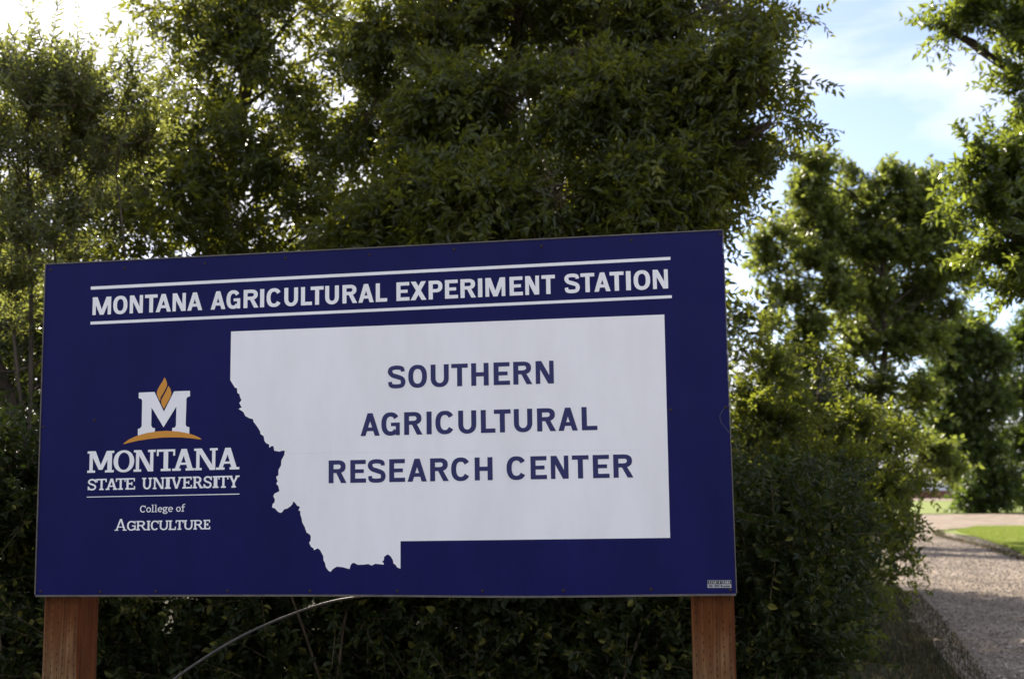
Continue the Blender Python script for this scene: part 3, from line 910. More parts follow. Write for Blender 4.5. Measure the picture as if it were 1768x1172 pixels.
tiny("SIGN*A*RAMA", su0 + .004, su1 - .003, sv0 + .0135, sv1 - .0025, 0.0018, m_stk_lite, 0.15)["label"] = "tiny grey slanted capitals on the maker's sticker"
tiny("586-3042*Bozeman", su0 + .004, su1 - .003, sv0 + .0025, sv0 + .0095, 0.0018, m_stk_dark)["label"] = "tiny dark print on the maker's sticker"

# screws
for u, v in SCREWS:
    s_ = Acc()
    k = 10
    for i in range(k):
        an = 2 * math.pi * i / k
        s_.V.append((math.cos(an) * .0052, math.sin(an) * .0052, 0.0))
    for i in range(k):
        an = 2 * math.pi * i / k
        s_.V.append((math.cos(an) * .0036, math.sin(an) * .0036, 0.0022))
    for i in range(k):
        s_.F.append((i, (i + 1) % k, k + (i + 1) % k, k + i))
    s_.F.append(tuple(range(k, 2 * k)))
    o = s_.build("screw", sign, m_screw)
    o.location = (u, v, 0.0009)

# posts: rough incised treated timber
m_post, nt = new_mat("treated_timber")
tc = nt.nodes.new("ShaderNodeTexCoord")
mp = N(nt, "ShaderNodeMapping")
mp.inputs["Scale"].default_value = (14.0, 14.0, 0.5)
nt.links.new(tc.outputs["Object"], mp.inputs["Vector"])
g1 = N(nt, "ShaderNodeTexNoise", Scale=3.0, Detail=8.0, Roughness=0.62, Distortion=1.6)
nt.links.new(mp.outputs["Vector"], g1.inputs["Vector"])
big = noise(nt, 3.2, 4.0, 0.6, mapping=(1.0, 1.0, 0.35))
colA = ramp(nt, g1.outputs["Fac"], [(0.28, (0.052, 0.024, 0.010)), (0.5, (0.140, 0.078, 0.034)), (0.72, (0.23, 0.150, 0.080))])
colB = ramp(nt, big, [(0.38, (0.62, 0.46, 0.36)), (0.60, (1.1, 1.22, 1.35))])
mx = N(nt, "ShaderNodeMix", data_type='RGBA', blend_type='MULTIPLY')
mx.inputs["Factor"].default_value = 1.0
nt.links.new(colA, mx.inputs["A"])
nt.links.new(colB, mx.inputs["B"])
knot = N(nt, "ShaderNodeTexVoronoi", Scale=1.0)
mpk = N(nt, "ShaderNodeMapping")
mpk.inputs["Scale"].default_value = (11.0, 11.0, 4.2)
nt.links.new(tc.outputs["Object"], mpk.inputs["Vector"])
nt.links.new(mpk.outputs["Vector"], knot.inputs["Vector"])
kc = ramp(nt, knot.outputs["Distance"], [(0.04, (0.10, 0.07, 0.05)), (0.17, (1, 1, 1))])
mx2 = N(nt, "ShaderNodeMix", data_type='RGBA', blend_type='MULTIPLY')
mx2.inputs["Factor"].default_value = 0.85
nt.links.new(mx.outputs["Result"], mx2.inputs["A"])
nt.links.new(kc, mx2.inputs["B"])
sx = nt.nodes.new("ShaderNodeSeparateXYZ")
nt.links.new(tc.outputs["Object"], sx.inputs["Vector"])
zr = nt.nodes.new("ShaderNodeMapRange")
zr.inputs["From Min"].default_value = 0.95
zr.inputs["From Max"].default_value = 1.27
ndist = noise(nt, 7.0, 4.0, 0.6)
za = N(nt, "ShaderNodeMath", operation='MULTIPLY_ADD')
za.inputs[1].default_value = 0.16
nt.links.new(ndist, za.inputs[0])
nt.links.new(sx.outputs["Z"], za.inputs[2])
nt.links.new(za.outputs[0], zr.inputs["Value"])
zc = ramp(nt, zr.outputs["Result"], [(0.0, (1.75, 2.0, 2.3)), (1.0, (1.15, 0.85, 0.55))])   # paler low down, darker and redder towards the board
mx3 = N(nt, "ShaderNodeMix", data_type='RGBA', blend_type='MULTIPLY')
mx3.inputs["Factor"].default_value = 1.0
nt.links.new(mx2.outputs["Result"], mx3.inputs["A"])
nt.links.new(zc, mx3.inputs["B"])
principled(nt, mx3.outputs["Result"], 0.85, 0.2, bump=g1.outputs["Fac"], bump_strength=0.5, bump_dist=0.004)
m_post_side = m_post.copy()          # darker, redder copy of the timber for the right side faces
for nd in m_post_side.node_tree.nodes:
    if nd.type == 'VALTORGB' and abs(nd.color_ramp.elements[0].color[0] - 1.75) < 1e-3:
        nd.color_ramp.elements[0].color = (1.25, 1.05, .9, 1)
m_post_side.name = "treated_timber_side"
for nd in m_post_side.node_tree.nodes:
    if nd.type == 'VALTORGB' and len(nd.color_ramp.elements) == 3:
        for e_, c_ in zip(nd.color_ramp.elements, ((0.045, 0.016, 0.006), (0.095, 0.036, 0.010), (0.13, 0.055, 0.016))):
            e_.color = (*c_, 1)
m_slit = simple("incision_dark", (0.028, 0.013, 0.007), 0.9, 0.1)


def post(uc, side):
    """square post standing behind the board"""
    base = BC + BU * uc + BW * (-0.024 - 0.07)
    p = Acc()
    h = 0.069
    zt = 1.6 + 0.78
    ch = 0.006
    prof = [(-h + ch, -h), (h - ch, -h), (h, -h + ch), (h, h - ch), (h - ch, h), (-h + ch, h), (-h, h - ch), (-h, -h + ch)]
    for z in (-0.6, zt):
        for x, y in prof:
            p.V.append((x, y, z))
    for i in range(8):
        j = (i + 1) % 8
        p.F.append((i, j, 8 + j, 8 + i))
    p.F.append(tuple(range(8, 16)))
    p.F.append(tuple(reversed(range(8))))
    yaw = math.atan2(BU.y, BU.x)
    # children of the tilted sign: express upright posts in its frame
    inv = BOARD.inverted()
    Mw = Matrix.Translation(Vector((base.x, base.y, 0))) @ Matrix.Rotation(yaw, 4, 'Z')
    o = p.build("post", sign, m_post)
    o.data.materials.append(m_post_side)
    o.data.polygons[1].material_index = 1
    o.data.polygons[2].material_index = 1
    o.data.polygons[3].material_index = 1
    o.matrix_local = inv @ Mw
    o["label"] = side
    # incision slits in rows (shallow cuts left by treatment) on front and sides
    rr = random.Random(int(uc * 100))
    s_ = Acc()
    for fx in range(6):
        for k in range(0, 46):
            z = 0.15 + k * .027 + (fx % 2) * .0135 + rr.uniform(-.003, .003)
            x = -h + .014 + fx * .0218 + rr.uniform(-.001, .001)
            if rr.random() < .15 or z > 1.35:
                continue
            L = rr.uniform(.006, .011)
            for fr in (0, 1):
                if fr == 0:
                    q = [(x - .0014, -h - .0006, z), (x + .0014, -h - .0006, z), (x + .0010, -h - .0006, z + L), (x - .0010, -h - .0006, z + L)]
                else:
                    q = [(h + .0006, x - .0009, z), (h + .0006, x + .0009, z), (h + .0006, x + .0006, z + L), (h + .0006, x - .0006, z + L)]
                b = len(s_.V)
                s_.V += q
                s_.F.append((b, b + 1, b + 2, b + 3))
    sl = s_.build("incision_marks", o, m_slit)
    sl["kind"] = "stuff"


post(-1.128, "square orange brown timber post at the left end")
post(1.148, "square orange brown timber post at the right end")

# bent grey pole arching behind the lower edge
m_pole = simple("weathered_grey_pole", (0.06, 0.055, 0.052), 0.6, 0.5, 0.0, 0.25, 30.0)
pts = [at(150, 1330, 4.60), at(230, 1232, 4.56), at(310, 1165, 4.52), at(400, 1107, 4.48), at(480, 1069, 4.44), at(560, 1041, 4.42), at(625, 1029, 4.40), at(690, 1022, 4.40), at(760, 1015, 4.42), at(860, 960, 4.46)]
P = []
for i in range(len(pts) - 1):
    p0, p1, p2, p3 = pts[max(0, i - 1)], pts[i], pts[i + 1], pts[min(len(pts) - 1, i + 2)]
    for j in range(6):
        t = j / 6
        P.append(0.5 * (2 * p1 + (p2 - p0) * t + (2 * p0 - 5 * p1 + 4 * p2 - p3) * t * t + (3 * p1 - p0 - 3 * p2 + p3) * t ** 3))
P.append(pts[-1])
g0 = Vector((P[0].x - .32, P[0].y + .03, -0.1))
P = [g0, g0.lerp(P[0], .5) + Vector((-.03, 0, .02))] + P
t = Acc()
t.tube(P, [0.0054 - 0.0020 * i / len(P) for i in range(len(P))], 10)
o = t.build("bent_pole", None, m_pole, True)
o["label"] = "thin grey bent pole arching up to the sign's lower edge in front of the hedge"
o["category"] = "pole"

# dry grass stalk caught on the right edge of the board
m_stalk = simple("dry_stalk", (0.20, 0.18, 0.15), 0.6, 0.3)
q = [(1.2028, 0.0028), (1.1988, -0.0047), (1.1889, -0.0196), (1.1885, -0.0309), (1.1917, -0.0442), (1.2121, -0.0723), (1.2254, -0.0884), (1.2373, -0.1178), (1.2416, -0.1507)]
P = [BOARD @ Vector((u, v, w_)) for (u, v), w_ in zip(q, (.001, .004, .006, .007, .008, .008, .004, -.004, -.012))]
t = Acc()
t.tube(P, [.0004] * len(P), 5)
o = t.build("grass_stalk", None, m_stalk, True)
o["label"] = "hair thin dry stalk curling off the sign's right edge at mid height"
o["category"] = "stalk"

# ------------------------------------------------------------------ foliage
def unit(a):
    return a / np.maximum(1e-9, np.linalg.norm(a, axis=-1, keepdims=True))


def leaves_mesh(name, base, dirv, nrm, L, Wd, rng, tint, detail=True):
    """base, dirv (unit), nrm (n,3); L, Wd (n). Folded lens-shaped leaves (4 triangles) or folded diamonds (2)"""
    side = unit(np.cross(nrm, dirv))
    up = np.cross(dirv, side)
    L_, W_ = L[:, None], Wd[:, None]
    n = len(base)
    if detail:
        fold = 0.18
        droop = rng.uniform(0.0, 0.22, n)[:, None]
        m1 = base + dirv * L_ * .28
        m2 = base + dirv * L_ * .66 - up * L_ * droop * .35
        tip = base + dirv * L_ - up * L_ * droop
        V = np.stack([base, m1 + side * W_ * .46 + up * W_ * fold, m2 + side * W_ * .36 + up * W_ * fold, tip,
                      m2 - side * W_ * .36 + up * W_ * fold, m1 - side * W_ * .46 + up * W_ * fold], 1)
        i = (np.arange(n) * 6)[:, None]
        Fc = np.stack([i + np.array([[0, 1, 2, 3]]), i + np.array([[0, 3, 4, 5]])], 1).reshape(-1, 4)
        k = 6
    else:
        m1 = base + dirv * L_ * .42 + up * W_ * .12
        V = np.stack([base, m1 + side * W_ * .5, base + dirv * L_, m1 - side * W_ * .5], 1)
        i = (np.arange(n) * 4)[:, None]
        Fc = np.stack([i + np.array([[0, 1, 2]]), i + np.array([[0, 2, 3]])], 1).reshape(-1, 3)
        k = 4
    return mesh_np(name, V.reshape(-1, 3), Fc, False, np.repeat(tint, k))


def twigs_mesh(name, S, E_, mid, r):
    """thin three-sided twigs S -> mid -> E"""
    n = len(S)
    d = unit(E_ - S)
    a = unit(np.cross(d, np.array([0.3, 0.2, 0.9])))
    b = np.cross(d, a)
    V = []
    for P_, rr in ((S, r), (mid, r * .75), (E_, r * .35)):
        for k in range(3):
            an = 2.0944 * k
            V.append(P_ + (a * math.cos(an) + b * math.sin(an)) * rr)
    V = np.stack(V, 1)
    i = (np.arange(n) * 9)[:, None]
    q = []
    for lv in (0, 3):
        for k in range(3):
            q.append(i + np.array([[lv + k, lv + (k + 1) % 3, lv + 3 + (k + 1) % 3, lv + 3 + k]]))
    return mesh_np(name, V.reshape(-1, 3), np.stack(q, 1).reshape(-1, 4))


def crown(root, clumps, seed, mat, kind='ash', leafL=0.075, leafW=0.024, twigL=0.55, K=6, J=7, up=0.15, out=1.0, rnd=0.7, droop=0.35, detail=True, flat_=0.55, twig_r=0.004, tint_amt=0.25, gap=0.3, gap_len=0.55, tip=1.0):
    """clumps: list of (centre Vector, rx, ry, rz, number of twigs). returns nothing; adds foliage and twigs parts"""
    rng = np.random.default_rng(seed)
    S, D, Lt, TN = [], [], [], []
    for c, rx, ry, rz, nt_ in clumps:
        nt_ = int(nt_)
        q = unit(rng.normal(size=(nt_, 3))) * (rng.random((nt_, 1)) ** 0.45)
        s = np.array(c) + q * np.array([rx, ry, rz]) * .80
        d = unit(q * out + rng.normal(size=(nt_, 3)) * rnd * .6 + np.array([0, 0, up]))
        S.append(s); D.append(d)
        Lt.append(twigL * rng.uniform(.55, 1.25, nt_))
        TN.append(np.full(nt_, rng.uniform(-.12, .12)) + rng.normal(0, .08, nt_))
    S, D, Lt, TN = np.concatenate(S), np.concatenate(D), np.concatenate(Lt), np.concatenate(TN)
    # uneven gaps: twigs are missing where a slow random field is low
    fld = np.zeros(len(S))
    for _ in range(7):
        kv = unit(rng.normal(size=3)) * (6.283 / (gap_len * rng.uniform(.7, 2.0)))
        fld += np.sin((S + D * Lt[:, None] * .5) @ kv + rng.random() * 6.283)
    keep = fld > np.quantile(fld, gap)
    S, D, Lt, TN = S[keep], D[keep], Lt[keep], TN[keep]
    n = len(S)
    down = np.array([0, 0, -1.0])
    t = ((np.arange(K) + 0.6) / K) ** (1 / tip)
    P_ = S[:, None] + D[:, None] * (Lt[:, None] * t)[..., None] + down * (droop * Lt[:, None] * t ** 2)[..., None] * .5
    mid = S + D * (Lt * .5)[:, None] + down * (droop * Lt * .125)[:, None]
    end = S + D * Lt[:, None] + down * (droop * Lt * .5)[:, None]
    tang = unit(D[:, None] + down * (droop * t)[None, :, None])
    rand = unit(rng.normal(size=(n, K, 3)))
    sd = unit(np.cross(tang, rand))
    if kind == 'ash':
        # compound leaf: rachis with J leaflets
        rd = unit(tang * .55 + sd * .8 + down * droop * .35)
        nrm = unit(np.array([0, 0, 1.0]) * flat_ + rng.normal(size=(n, K, 3)) * .45)
        rl = leafL * 2.4 * rng.uniform(.7, 1.2, (n, K))
        rs = unit(np.cross(nrm, rd))
        half = (J - 1) // 2
        pos = np.concatenate([np.repeat(np.arange(half), 2), [half]]) / max(1, half) * .75 + .25
        sg = np.array([1.0 if j % 2 == 0 else -1.0 for j in range(2 * half)] + [0.0])
        B = P_[:, :, None] + rd[:, :, None] * (rl[:, :, None] * pos)[..., None]
        ld = unit(rd[:, :, None] * .62 + rs[:, :, None] * (sg * .85)[None, None, :, None] + rng.normal(size=(n, K, J, 3)) * .26 + down * droop * .2)
        nn = unit(nrm[:, :, None] + rng.normal(size=(n, K, J, 3)) * .28)
        LL = leafL * rng.uniform(.72, 1.2, (n, K, J))
        tn = np.clip(.45 + TN[:, None, None] + rng.normal(0, tint_amt * .6, (n, K, 1)) + rng.normal(0, .1, (n, K, J)), 0, 1)
    else:
        # simple leaves, J at each node around the twig
        ph = rng.random((n, K, 1)) * 6.28 + np.arange(J) * (6.283 / J)
        a = unit(np.cross(tang, np.array([.13, .37, .91])))
        b = np.cross(tang, a)
        rad = a[:, :, None] * np.cos(ph)[..., None] + b[:, :, None] * np.sin(ph)[..., None]
        B = np.repeat(P_[:, :, None], J, 2) + rad * .004
        ld = unit(tang[:, :, None] * (.9 if kind == 'upright' else .45) + rad * .7 + rng.normal(size=(n, K, J, 3)) * .22)
        nn = unit(np.array([0, 0, 1.0]) * flat_ + rad * .2 + rng.normal(size=(n, K, J, 3)) * .45)
        LL = leafL * rng.uniform(.6, 1.25, (n, K, J))
        tn = np.clip(.45 + TN[:, None, None] + rng.normal(0, tint_amt, (n, K, J)), 0, 1)
    B, ld, nn, LL, tn = B.reshape(-1, 3), ld.reshape(-1, 3), nn.reshape(-1, 3), LL.ravel(), tn.ravel()
    WW = LL * (leafW / leafL) * rng.uniform(.85, 1.15, len(LL))
    o = link("foliage", leaves_mesh("foliage", B, ld, nn, LL, WW, rng, tn, detail), root, mat)
    o["kind"] = "stuff"
    w_ = link("twigs", twigs_mesh("twigs", S, end, mid, twig_r), root, TWIG)
    w_["kind"] = "stuff"
    for x in (o, w_):
        x.location = -root.location
    return len(B)


def limb_path(a, b, rng, sag=0.12, k=7):
    a, b = Vector(a), Vector(b)
    d = b - a
    L = d.length
    off = Vector((rng.uniform(-1, 1), rng.uniform(-1, 1), rng.uniform(0.2, 1.0))) * L * sag
    out = []
    for i in range(k):
        t = i / (k - 1)
        p = a.lerp(b, t) + off * math.sin(math.pi * t) * (1 - .3 * t)
        p += Vector((rng.uniform(-1, 1), rng.uniform(-1, 1), rng.uniform(-1, 1))) * L * .018 * (0 < i < k - 1)
        out.append(p)
    return out


def wood(root, trunk_pts, r0, r1, clumps, seed, limbs=True, r_limb=.055, trunk_name="trunk"):
    rng = random.Random(seed)
    loc = root.location
    a = Acc()
    tp = []
    for i in range(len(trunk_pts) - 1):
        p, q = Vector(trunk_pts[i]), Vector(trunk_pts[i + 1])
        for j in range(4):
            w = p.lerp(q, j / 4)
            if tp:
                w += Vector((rng.uniform(-1, 1), rng.uniform(-1, 1), 0)) * r0 * .15
            tp.append(w)
    tp.append(Vector(trunk_pts[-1]))
    m = len(tp)
    rad = [r0 + (r1 - r0) * (i / (m - 1)) ** .8 for i in range(m)]
    rad[0] *= 1.35
    a.tube([p - loc for p in tp], rad, 12)
    a.build(trunk_name, root, BARK, True)
    if not limbs:
        return
    for c in clumps:
        cc = Vector(c[0])
        cand = [p for p in tp[2:] if p.z < cc.z - .15 * (cc - tp[0]).length * .5] or tp[1:4]
        s = min(cand, key=lambda p: abs((cc.z - p.z) - .6 * math.hypot(cc.x - p.x, cc.y - p.y)))
        path = limb_path(s, cc, rng)
        Lr = min(1.6, max(.5, (cc - s).length / 3))
        l = Acc()
        rr = r_limb * Lr
        l.tube([p - loc for p in path], [rr * (1 - .72 * i / (len(path) - 1)) for i in range(len(path))], 7)
        for _ in range(7):
            t0 = path[rng.randint(2, len(path) - 1)]
            e = cc + Vector((rng.uniform(-1, 1) * c[1], rng.uniform(-1, 1) * c[2], rng.uniform(-.7, 1) * c[3])) * .85
            sp = limb_path(t0, e, rng, .08, 5)
            l.tube([p - loc for p in sp], [rr * .34 * (1 - .75 * i / 4) for i in range(5)], 5)
        l.build("limb", root, BARK, True)


def CL(lst, mul=1.0, ext=0.4):
    """(px, py, Y, rx_px, rz_px, twigs) -> clump in metres"""
    out = []
    for px, py, Y, rx, rz, n in lst:
        m = Y / F
        rx = max(rx - ext / m, rx * .35)      # the twigs reach out beyond the clump
        rz = max(rz - ext / m, rz * .35)
        out.append((at(px, py, Y), rx * m, max(rx, rz) * m * .9, rz * m, max(2, n * mul)))
    return out


# --- main ash tree over the sign
b = at(845, 848, 11.6); b.z = 0
t = thing("ash_tree", "large dark green ash tree with drooping compound leaves towering behind the sign's middle and right", "tree", b)
cl = CL([(660, 40, 11, 90, 90, 55), (760, 30, 11.4, 120, 100, 80), (900, 20, 11.2, 120, 100, 80), (1040, 30, 11.5, 120, 100, 80), (1180, 20, 11, 110, 100, 75), (1300, 10, 10.6, 90, 80, 55),
         (650, 190, 11.2, 90, 90, 60), (770, 180, 10.6, 110, 100, 80), (905, 190, 10.4, 110, 100, 85), (1040, 170, 10.2, 110, 100, 85), (1170, 180, 10.5, 100, 100, 75), (1290, 150, 10.3, 80, 80, 55),
         (700, 330, 10.4, 100, 90, 75), (830, 340, 10.0, 100, 90, 75), (960, 320, 9.8, 100, 95, 80), (1090, 330, 10.0, 100, 95, 75), (1210, 310, 10.2, 90, 90, 60), (1310, 290, 10.4, 55, 70, 34),
         (620, 430, 10.8, 90, 70, 50), (760, 440, 10.2, 100, 70, 55), (900, 450, 10.2, 90, 70, 45), (1040, 440, 10.2, 100, 70, 60), (1170, 430, 10.4, 90, 80, 60), (1280, 420, 10.6, 60, 70, 36),
         (1365, 40, 10.4, 45, 30, 16), (1385, 150, 10.2, 45, 34, 16), (1395, 212, 10.1, 48, 20, 12), (1335, 210, 10.4, 45, 45, 18), (1335, 370, 10.6, 45, 45, 18), (1270, 500, 10.8, 40, 34, 16), 
         (700, -130, 11.6, 160, 120, 55), (930, -150, 11.4, 170, 120, 60), (1160, -140, 11.2, 160, 120, 55), (1330, -110, 10.8, 90, 90, 30), (900, -300, 12, 200, 100, 30)], 2.1)
for i_, c_ in enumerate(cl):
    if c_[0].x > 1.55:
        cl[i_] = (c_[0] - Vector((.30, 0, 0)),) + c_[1:]
wood(t, [b, at(838, 600, 11.6), at(835, 420, 11.4), at(860, 220, 11.4), at(900, 20, 11.5), at(930, -300, 11.8)], .17, .06, cl, 101)
print("ash", crown(t, cl, 102, L_ASH, 'ash', .076, .031, .46, 7, 7, up=.1, droop=.5, flat_=.2, rnd=1.2, tint_amt=.35, gap=.3, gap_len=.75, tip=1.7))

# --- second ash, arching over the left part
b = at(372, 848, 12.6); b.z = 0
t2 = thing("ash_tree", "lighter green ash tree left of the centre, sky showing beside its top", "tree", b)
cl2 = CL([(300, 10, 12, 60, 40, 22), (370, 40, 12, 80, 60, 40), (450, 20, 12, 80, 60, 42), (520, 20, 12.2, 70, 50, 34), (400, 130, 12, 80, 70, 45), (470, 170, 11.8, 80, 70, 48), (340, 180, 12, 50, 60, 26),
          (530, 190, 12.2, 60, 50, 26), (380, 250, 11.6, 90, 70, 55), (500, 280, 11.6, 100, 70, 60), (600, 260, 12, 60, 60, 34), (270, 260, 11.6, 80, 60, 40), (190, 280, 11.8, 80, 50, 34),
          (300, 340, 11.2, 90, 60, 50), (420, 370, 11.4, 100, 60, 50), (560, 380, 11.6, 90, 60, 45), (200, 370, 11.6, 80, 60, 32), (250, 425, 11.8, 90, 40, 24), (440, 430, 11.8, 90, 40, 24), (570, 90, 12.4, 40, 26, 10),
          (420, -100, 12.4, 130, 70, 30), (560, -110, 12.6, 110, 80, 24)], 1.4)
wood(t2, [b, at(362, 600, 12.6), at(365, 400, 12.4), at(415, 200, 12.2), at(450, -40, 12.4), at(470, -260, 12.7)], .13, .045, cl2, 111)
print("ash2", crown(t2, cl2, 112, L_ASH, 'ash', .084, .032, .48, 6, 7, up=.2, droop=.4, flat_=.2, rnd=1.2, tint_amt=.4, gap=.25, gap_len=.75, tip=1.7))

# bare dead twigs hanging in the sky gap belong to the second ash
dt = Acc()
rr = random.Random(5)
top = at(640, -30, 12.0)
for e in ((600, 60), (575, 120), (590, 165), (560, 185), (620, 140), (552, 30), (606, 20)):
    pth = limb_path(top, at(e[0], e[1], 12.0), rr, .10, 7)
    dt.tube([p - b for p in pth], [.011 - .0014 * i for i in range(7)], 5)
dt.build("bare_branches", t2, TWIG, True)

# --- young slender-leaved tree at the far left
b = at(60, 848, 9.6); b.z = 0
t3 = thing("young_tree", "slender young tree with narrow upright leaf sprays at the photo's left edge", "tree", b)
cl3 = CL([(20, 150, 9.4, 55, 50, 40), (85, 165, 9.4, 55, 60, 46), (150, 200, 9.6, 55, 50, 40), (215, 185, 9.7, 45, 45, 30), (255, 240, 9.8, 40, 40, 20), (0, 260, 9.4, 70, 60, 50), (90, 290, 9.4, 70, 60, 50), (180, 300, 9.6, 60, 55, 36),
          (20, 370, 9.5, 70, 50, 32), (120, 390, 9.6, 70, 45, 30), (-90, 180, 9.5, 60, 70, 34), (-90, 330, 9.5, 70, 70, 34), (30, 230, 9.9, 90, 60, 60), (140, 250, 9.9, 90, 60, 60), (230, 270, 10, 70, 60, 50), (60, 330, 9.9, 90, 50, 50), (170, 350, 9.9, 90, 50, 44), (60, 200, 9.2, 70, 60, 50), (130, 180, 9.2, 60, 50, 40), (30, 440, 9.8, 60, 40, 26), (120, 450, 9.8, 60, 40, 26), (20, 420, 9.3, 70, 40, 40), (90, 430, 9.3, 60, 40, 30), (20, 500, 9.4, 70, 50, 40), (30, 570, 9.6, 70, 50, 30)], 1.4, .22)
wood(t3, [b, at(54, 560, 9.6), at(50, 400, 9.5), at(48, 230, 9.4), at(55, 140, 9.4)], .022, .006, cl3, 121, r_limb=.012)
for sx, tx in ((-.25, 10), (.2, 95), (.55, 165), (.85, 225)):
    st3 = Acc()
    st3.tube([p_ - b for p_ in limb_path(b + Vector((sx * .3, 0, 0)), at(tx, 170, 9.6), random.Random(tx), .05, 8)], [.018 - .0018 * k for k in range(8)], 6)
    st3.build("stem", t3, BARK, True)
cl3b = cl3 + CL([(50, 70, 9.4, 12, 26, 5), (10, 80, 9.4, 14, 18, 4), (85, 100, 9.4, 16, 20, 4), (130, 120, 9.5, 16, 20, 4), (190, 130, 9.6, 16, 20, 5), (228, 135, 9.7, 16, 16, 4), (265, 170, 9.8, 14, 20, 4), (290, 150, 9.8, 12, 20, 3)])
print("young", crown(t3, cl3b, 122, L_SLIM, 'simple', .058, .021, .5, 13, 2, up=.9, out=.7, droop=.1, rnd=.8, flat_=.3, gap=.25, gap_len=.4, tint_amt=.3))

# --- dark hanging foliage with bare limbs behind the left edge of the sign
b = at(10, 848, 11.2); b.z = 0
t4 = thing("old_tree", "dark old tree with bare crooked limbs in shade left of the sign", "tree", b)
cl4 = CL([(10, 470, 11, 60, 50, 22), (60, 540, 11.2, 60, 50, 22), (-10, 600, 11.2, 60, 60, 22), (60, 660, 11.4, 60, 50, 20), (-100, 480, 11, 90, 90, 30), (150, 470, 12, 90, 60, 26), (180, 600, 12, 120, 80, 30)], 1.6, .2)
wood(t4, [b, at(20, 760, 11.2), at(12, 680, 11.1), at(-30, 560, 11.0), at(-60, 440, 11)], .11, .05, cl4, 131, r_limb=.04)
for pp in ([(-40, 640), (20, 642), (60, 632), (95, 600)], [(-40, 525), (20, 530), (60, 545), (120, 540)], [(-20, 418), (15, 417), (35, 419), (90, 430)], [(0, 560), (40, 540), (70, 510)]):
    q = [at(x, y, 10.6) - b for x, y in pp]
    ex = Acc()
    ex.tube(q, [.02, .017, .012, .007][:len(q)], 6)
    ex.build("limb", t4, BARK, True)
crown(t4, cl4, 132, L_DARK, 'ash', .085, .028, .5, 5, 7, up=0, droop=.7)

# --- shelterbelt trees further back that close the view under the crowns and shade the drive
def back_tree(label, cx, Y, top, n, seed, mat, wid=2.4, grp="shelterbelt trees behind the sign"):
    b = Vector((cx, Y, 0))
    t = thing("shelterbelt_tree", label, "tree", b, grp)
    rr = random.Random(seed)
    cl = []
    for i in range(9):
        z = 1.2 + (top - 1.2) * (i + .5) / 9
        cl.append((Vector((cx + rr.uniform(-.5, .5) * wid, Y + rr.uniform(-.4, .4) * wid, z)), wid * rr.uniform(.5, .75), wid * .6, top * .09, n / 9))
    wood(t, [b, Vector((cx + .1, Y, top * .4)), Vector((cx - .1, Y, top * .8))], .14, .05, cl, seed, r_limb=.04)
    crown(t, cl, seed + 1, mat, 'simple', .12, .06, .8, 7, 3, up=.2, droop=.4, detail=False)
back_tree("dark dense tree in the shelterbelt behind the left end of the sign", -5.4, 15.5, 4.6, 1300, 201, L_DARK)
back_tree("dark dense tree in the shelterbelt beyond the photo's left edge", -7.6, 15.8, 4.8, 1100, 205, L_DARK)
back_tree("dark dense tree in the shelterbelt behind the sign's logo", -2.9, 16.2, 4.6, 800, 211, L_DARK)
back_tree("dark dense tree in the shelterbelt behind the left half of the white map", -0.5, 16.4, 6.4, 1000, 221, L_DARK)
back_tree("dark dense tree in the shelterbelt behind the right half of the white map", 1.6, 16.6, 4.7, 800, 225, L_DARK, 1.8)
back_tree("taller dark tree in the second row of the shelterbelt behind the map", 0.9, 20.5, 7.6, 800, 228, L_DARK, 2.2)
back_tree("tallest dark tree of the shelterbelt, farthest back near the gravel drive", 2.1, 25.0, 10.2, 2000, 231, L_DARK, 2.3)
back_tree("low dark bush tree added unseen behind the yellow green bush to shade the drive", 5.0, 20.2, 3.1, 700, 235, L_DARK, 1.3)  # this and the next: unseen bushes added to shade the drive
back_tree("low dark bush tree added unseen close behind the yellow green bush for its shade", 4.0, 17.4, 2.9, 600, 238, L_DARK, 1.1)

# --- hedge behind the sign
def hedge(name, label, x0, x1, y0, y1, hfun, n, seed, mat, leafL, leafW, cat="hedge"):
    rng_ = np.random.default_rng(seed)
    b = Vector(((x0 + x1) / 2, (y0 + y1) / 2, 0))
    t = thing(name, label, cat, b)
    cl = []
    nx = int((x1 - x0) / .45)
    for i in range(nx):
        xx = x0 + (x1 - x0) * (i + .5) / nx
        hh = hfun(xx)
        for j in range(4):
            z = hh * (j + .5) / 4 + rng_.uniform(-.08, .08)
            cl.append((Vector((xx + rng_.uniform(-.1, .1), y0 + .35 + rng_.uniform(-.12, .15), z)), .34, .32, hh / 6.5, n / (nx * 6)))
            if j > 1 or i % 2:
                cl.append((Vector((xx, y1 - .3, z)), .4, .35, hh / 6, n / (nx * 7)))
    st = Acc()
    rr = random.Random(seed)
    for i in range(nx * 3):
        xx = rr.uniform(x0, x1); yy = rr.uniform(y0 + .2, y1 - .2); hh = hfun(xx)
        p0 = Vector((xx, yy, -.05)); p1 = Vector((xx + rr.uniform(-.4, .4), yy + rr.uniform(-.35, .25), hh * rr.uniform(.7, 1)))
        pth = limb_path(p0, p1, rr, .08, 6)
        st.tube([p - b for p in pth], [.012 - .0016 * k for k in range(6)], 5)
    s_ = st.build("stems", t, TWIG, True)
    s_["kind"] = "stuff"
    print(name, crown(t, cl, seed + 1, mat, 'simple', leafL, leafW, .34, 8, 3, up=.35, out=.8, droop=.25, flat_=.25, twig_r=.0025, tint_amt=.3, gap=.04))
    return t

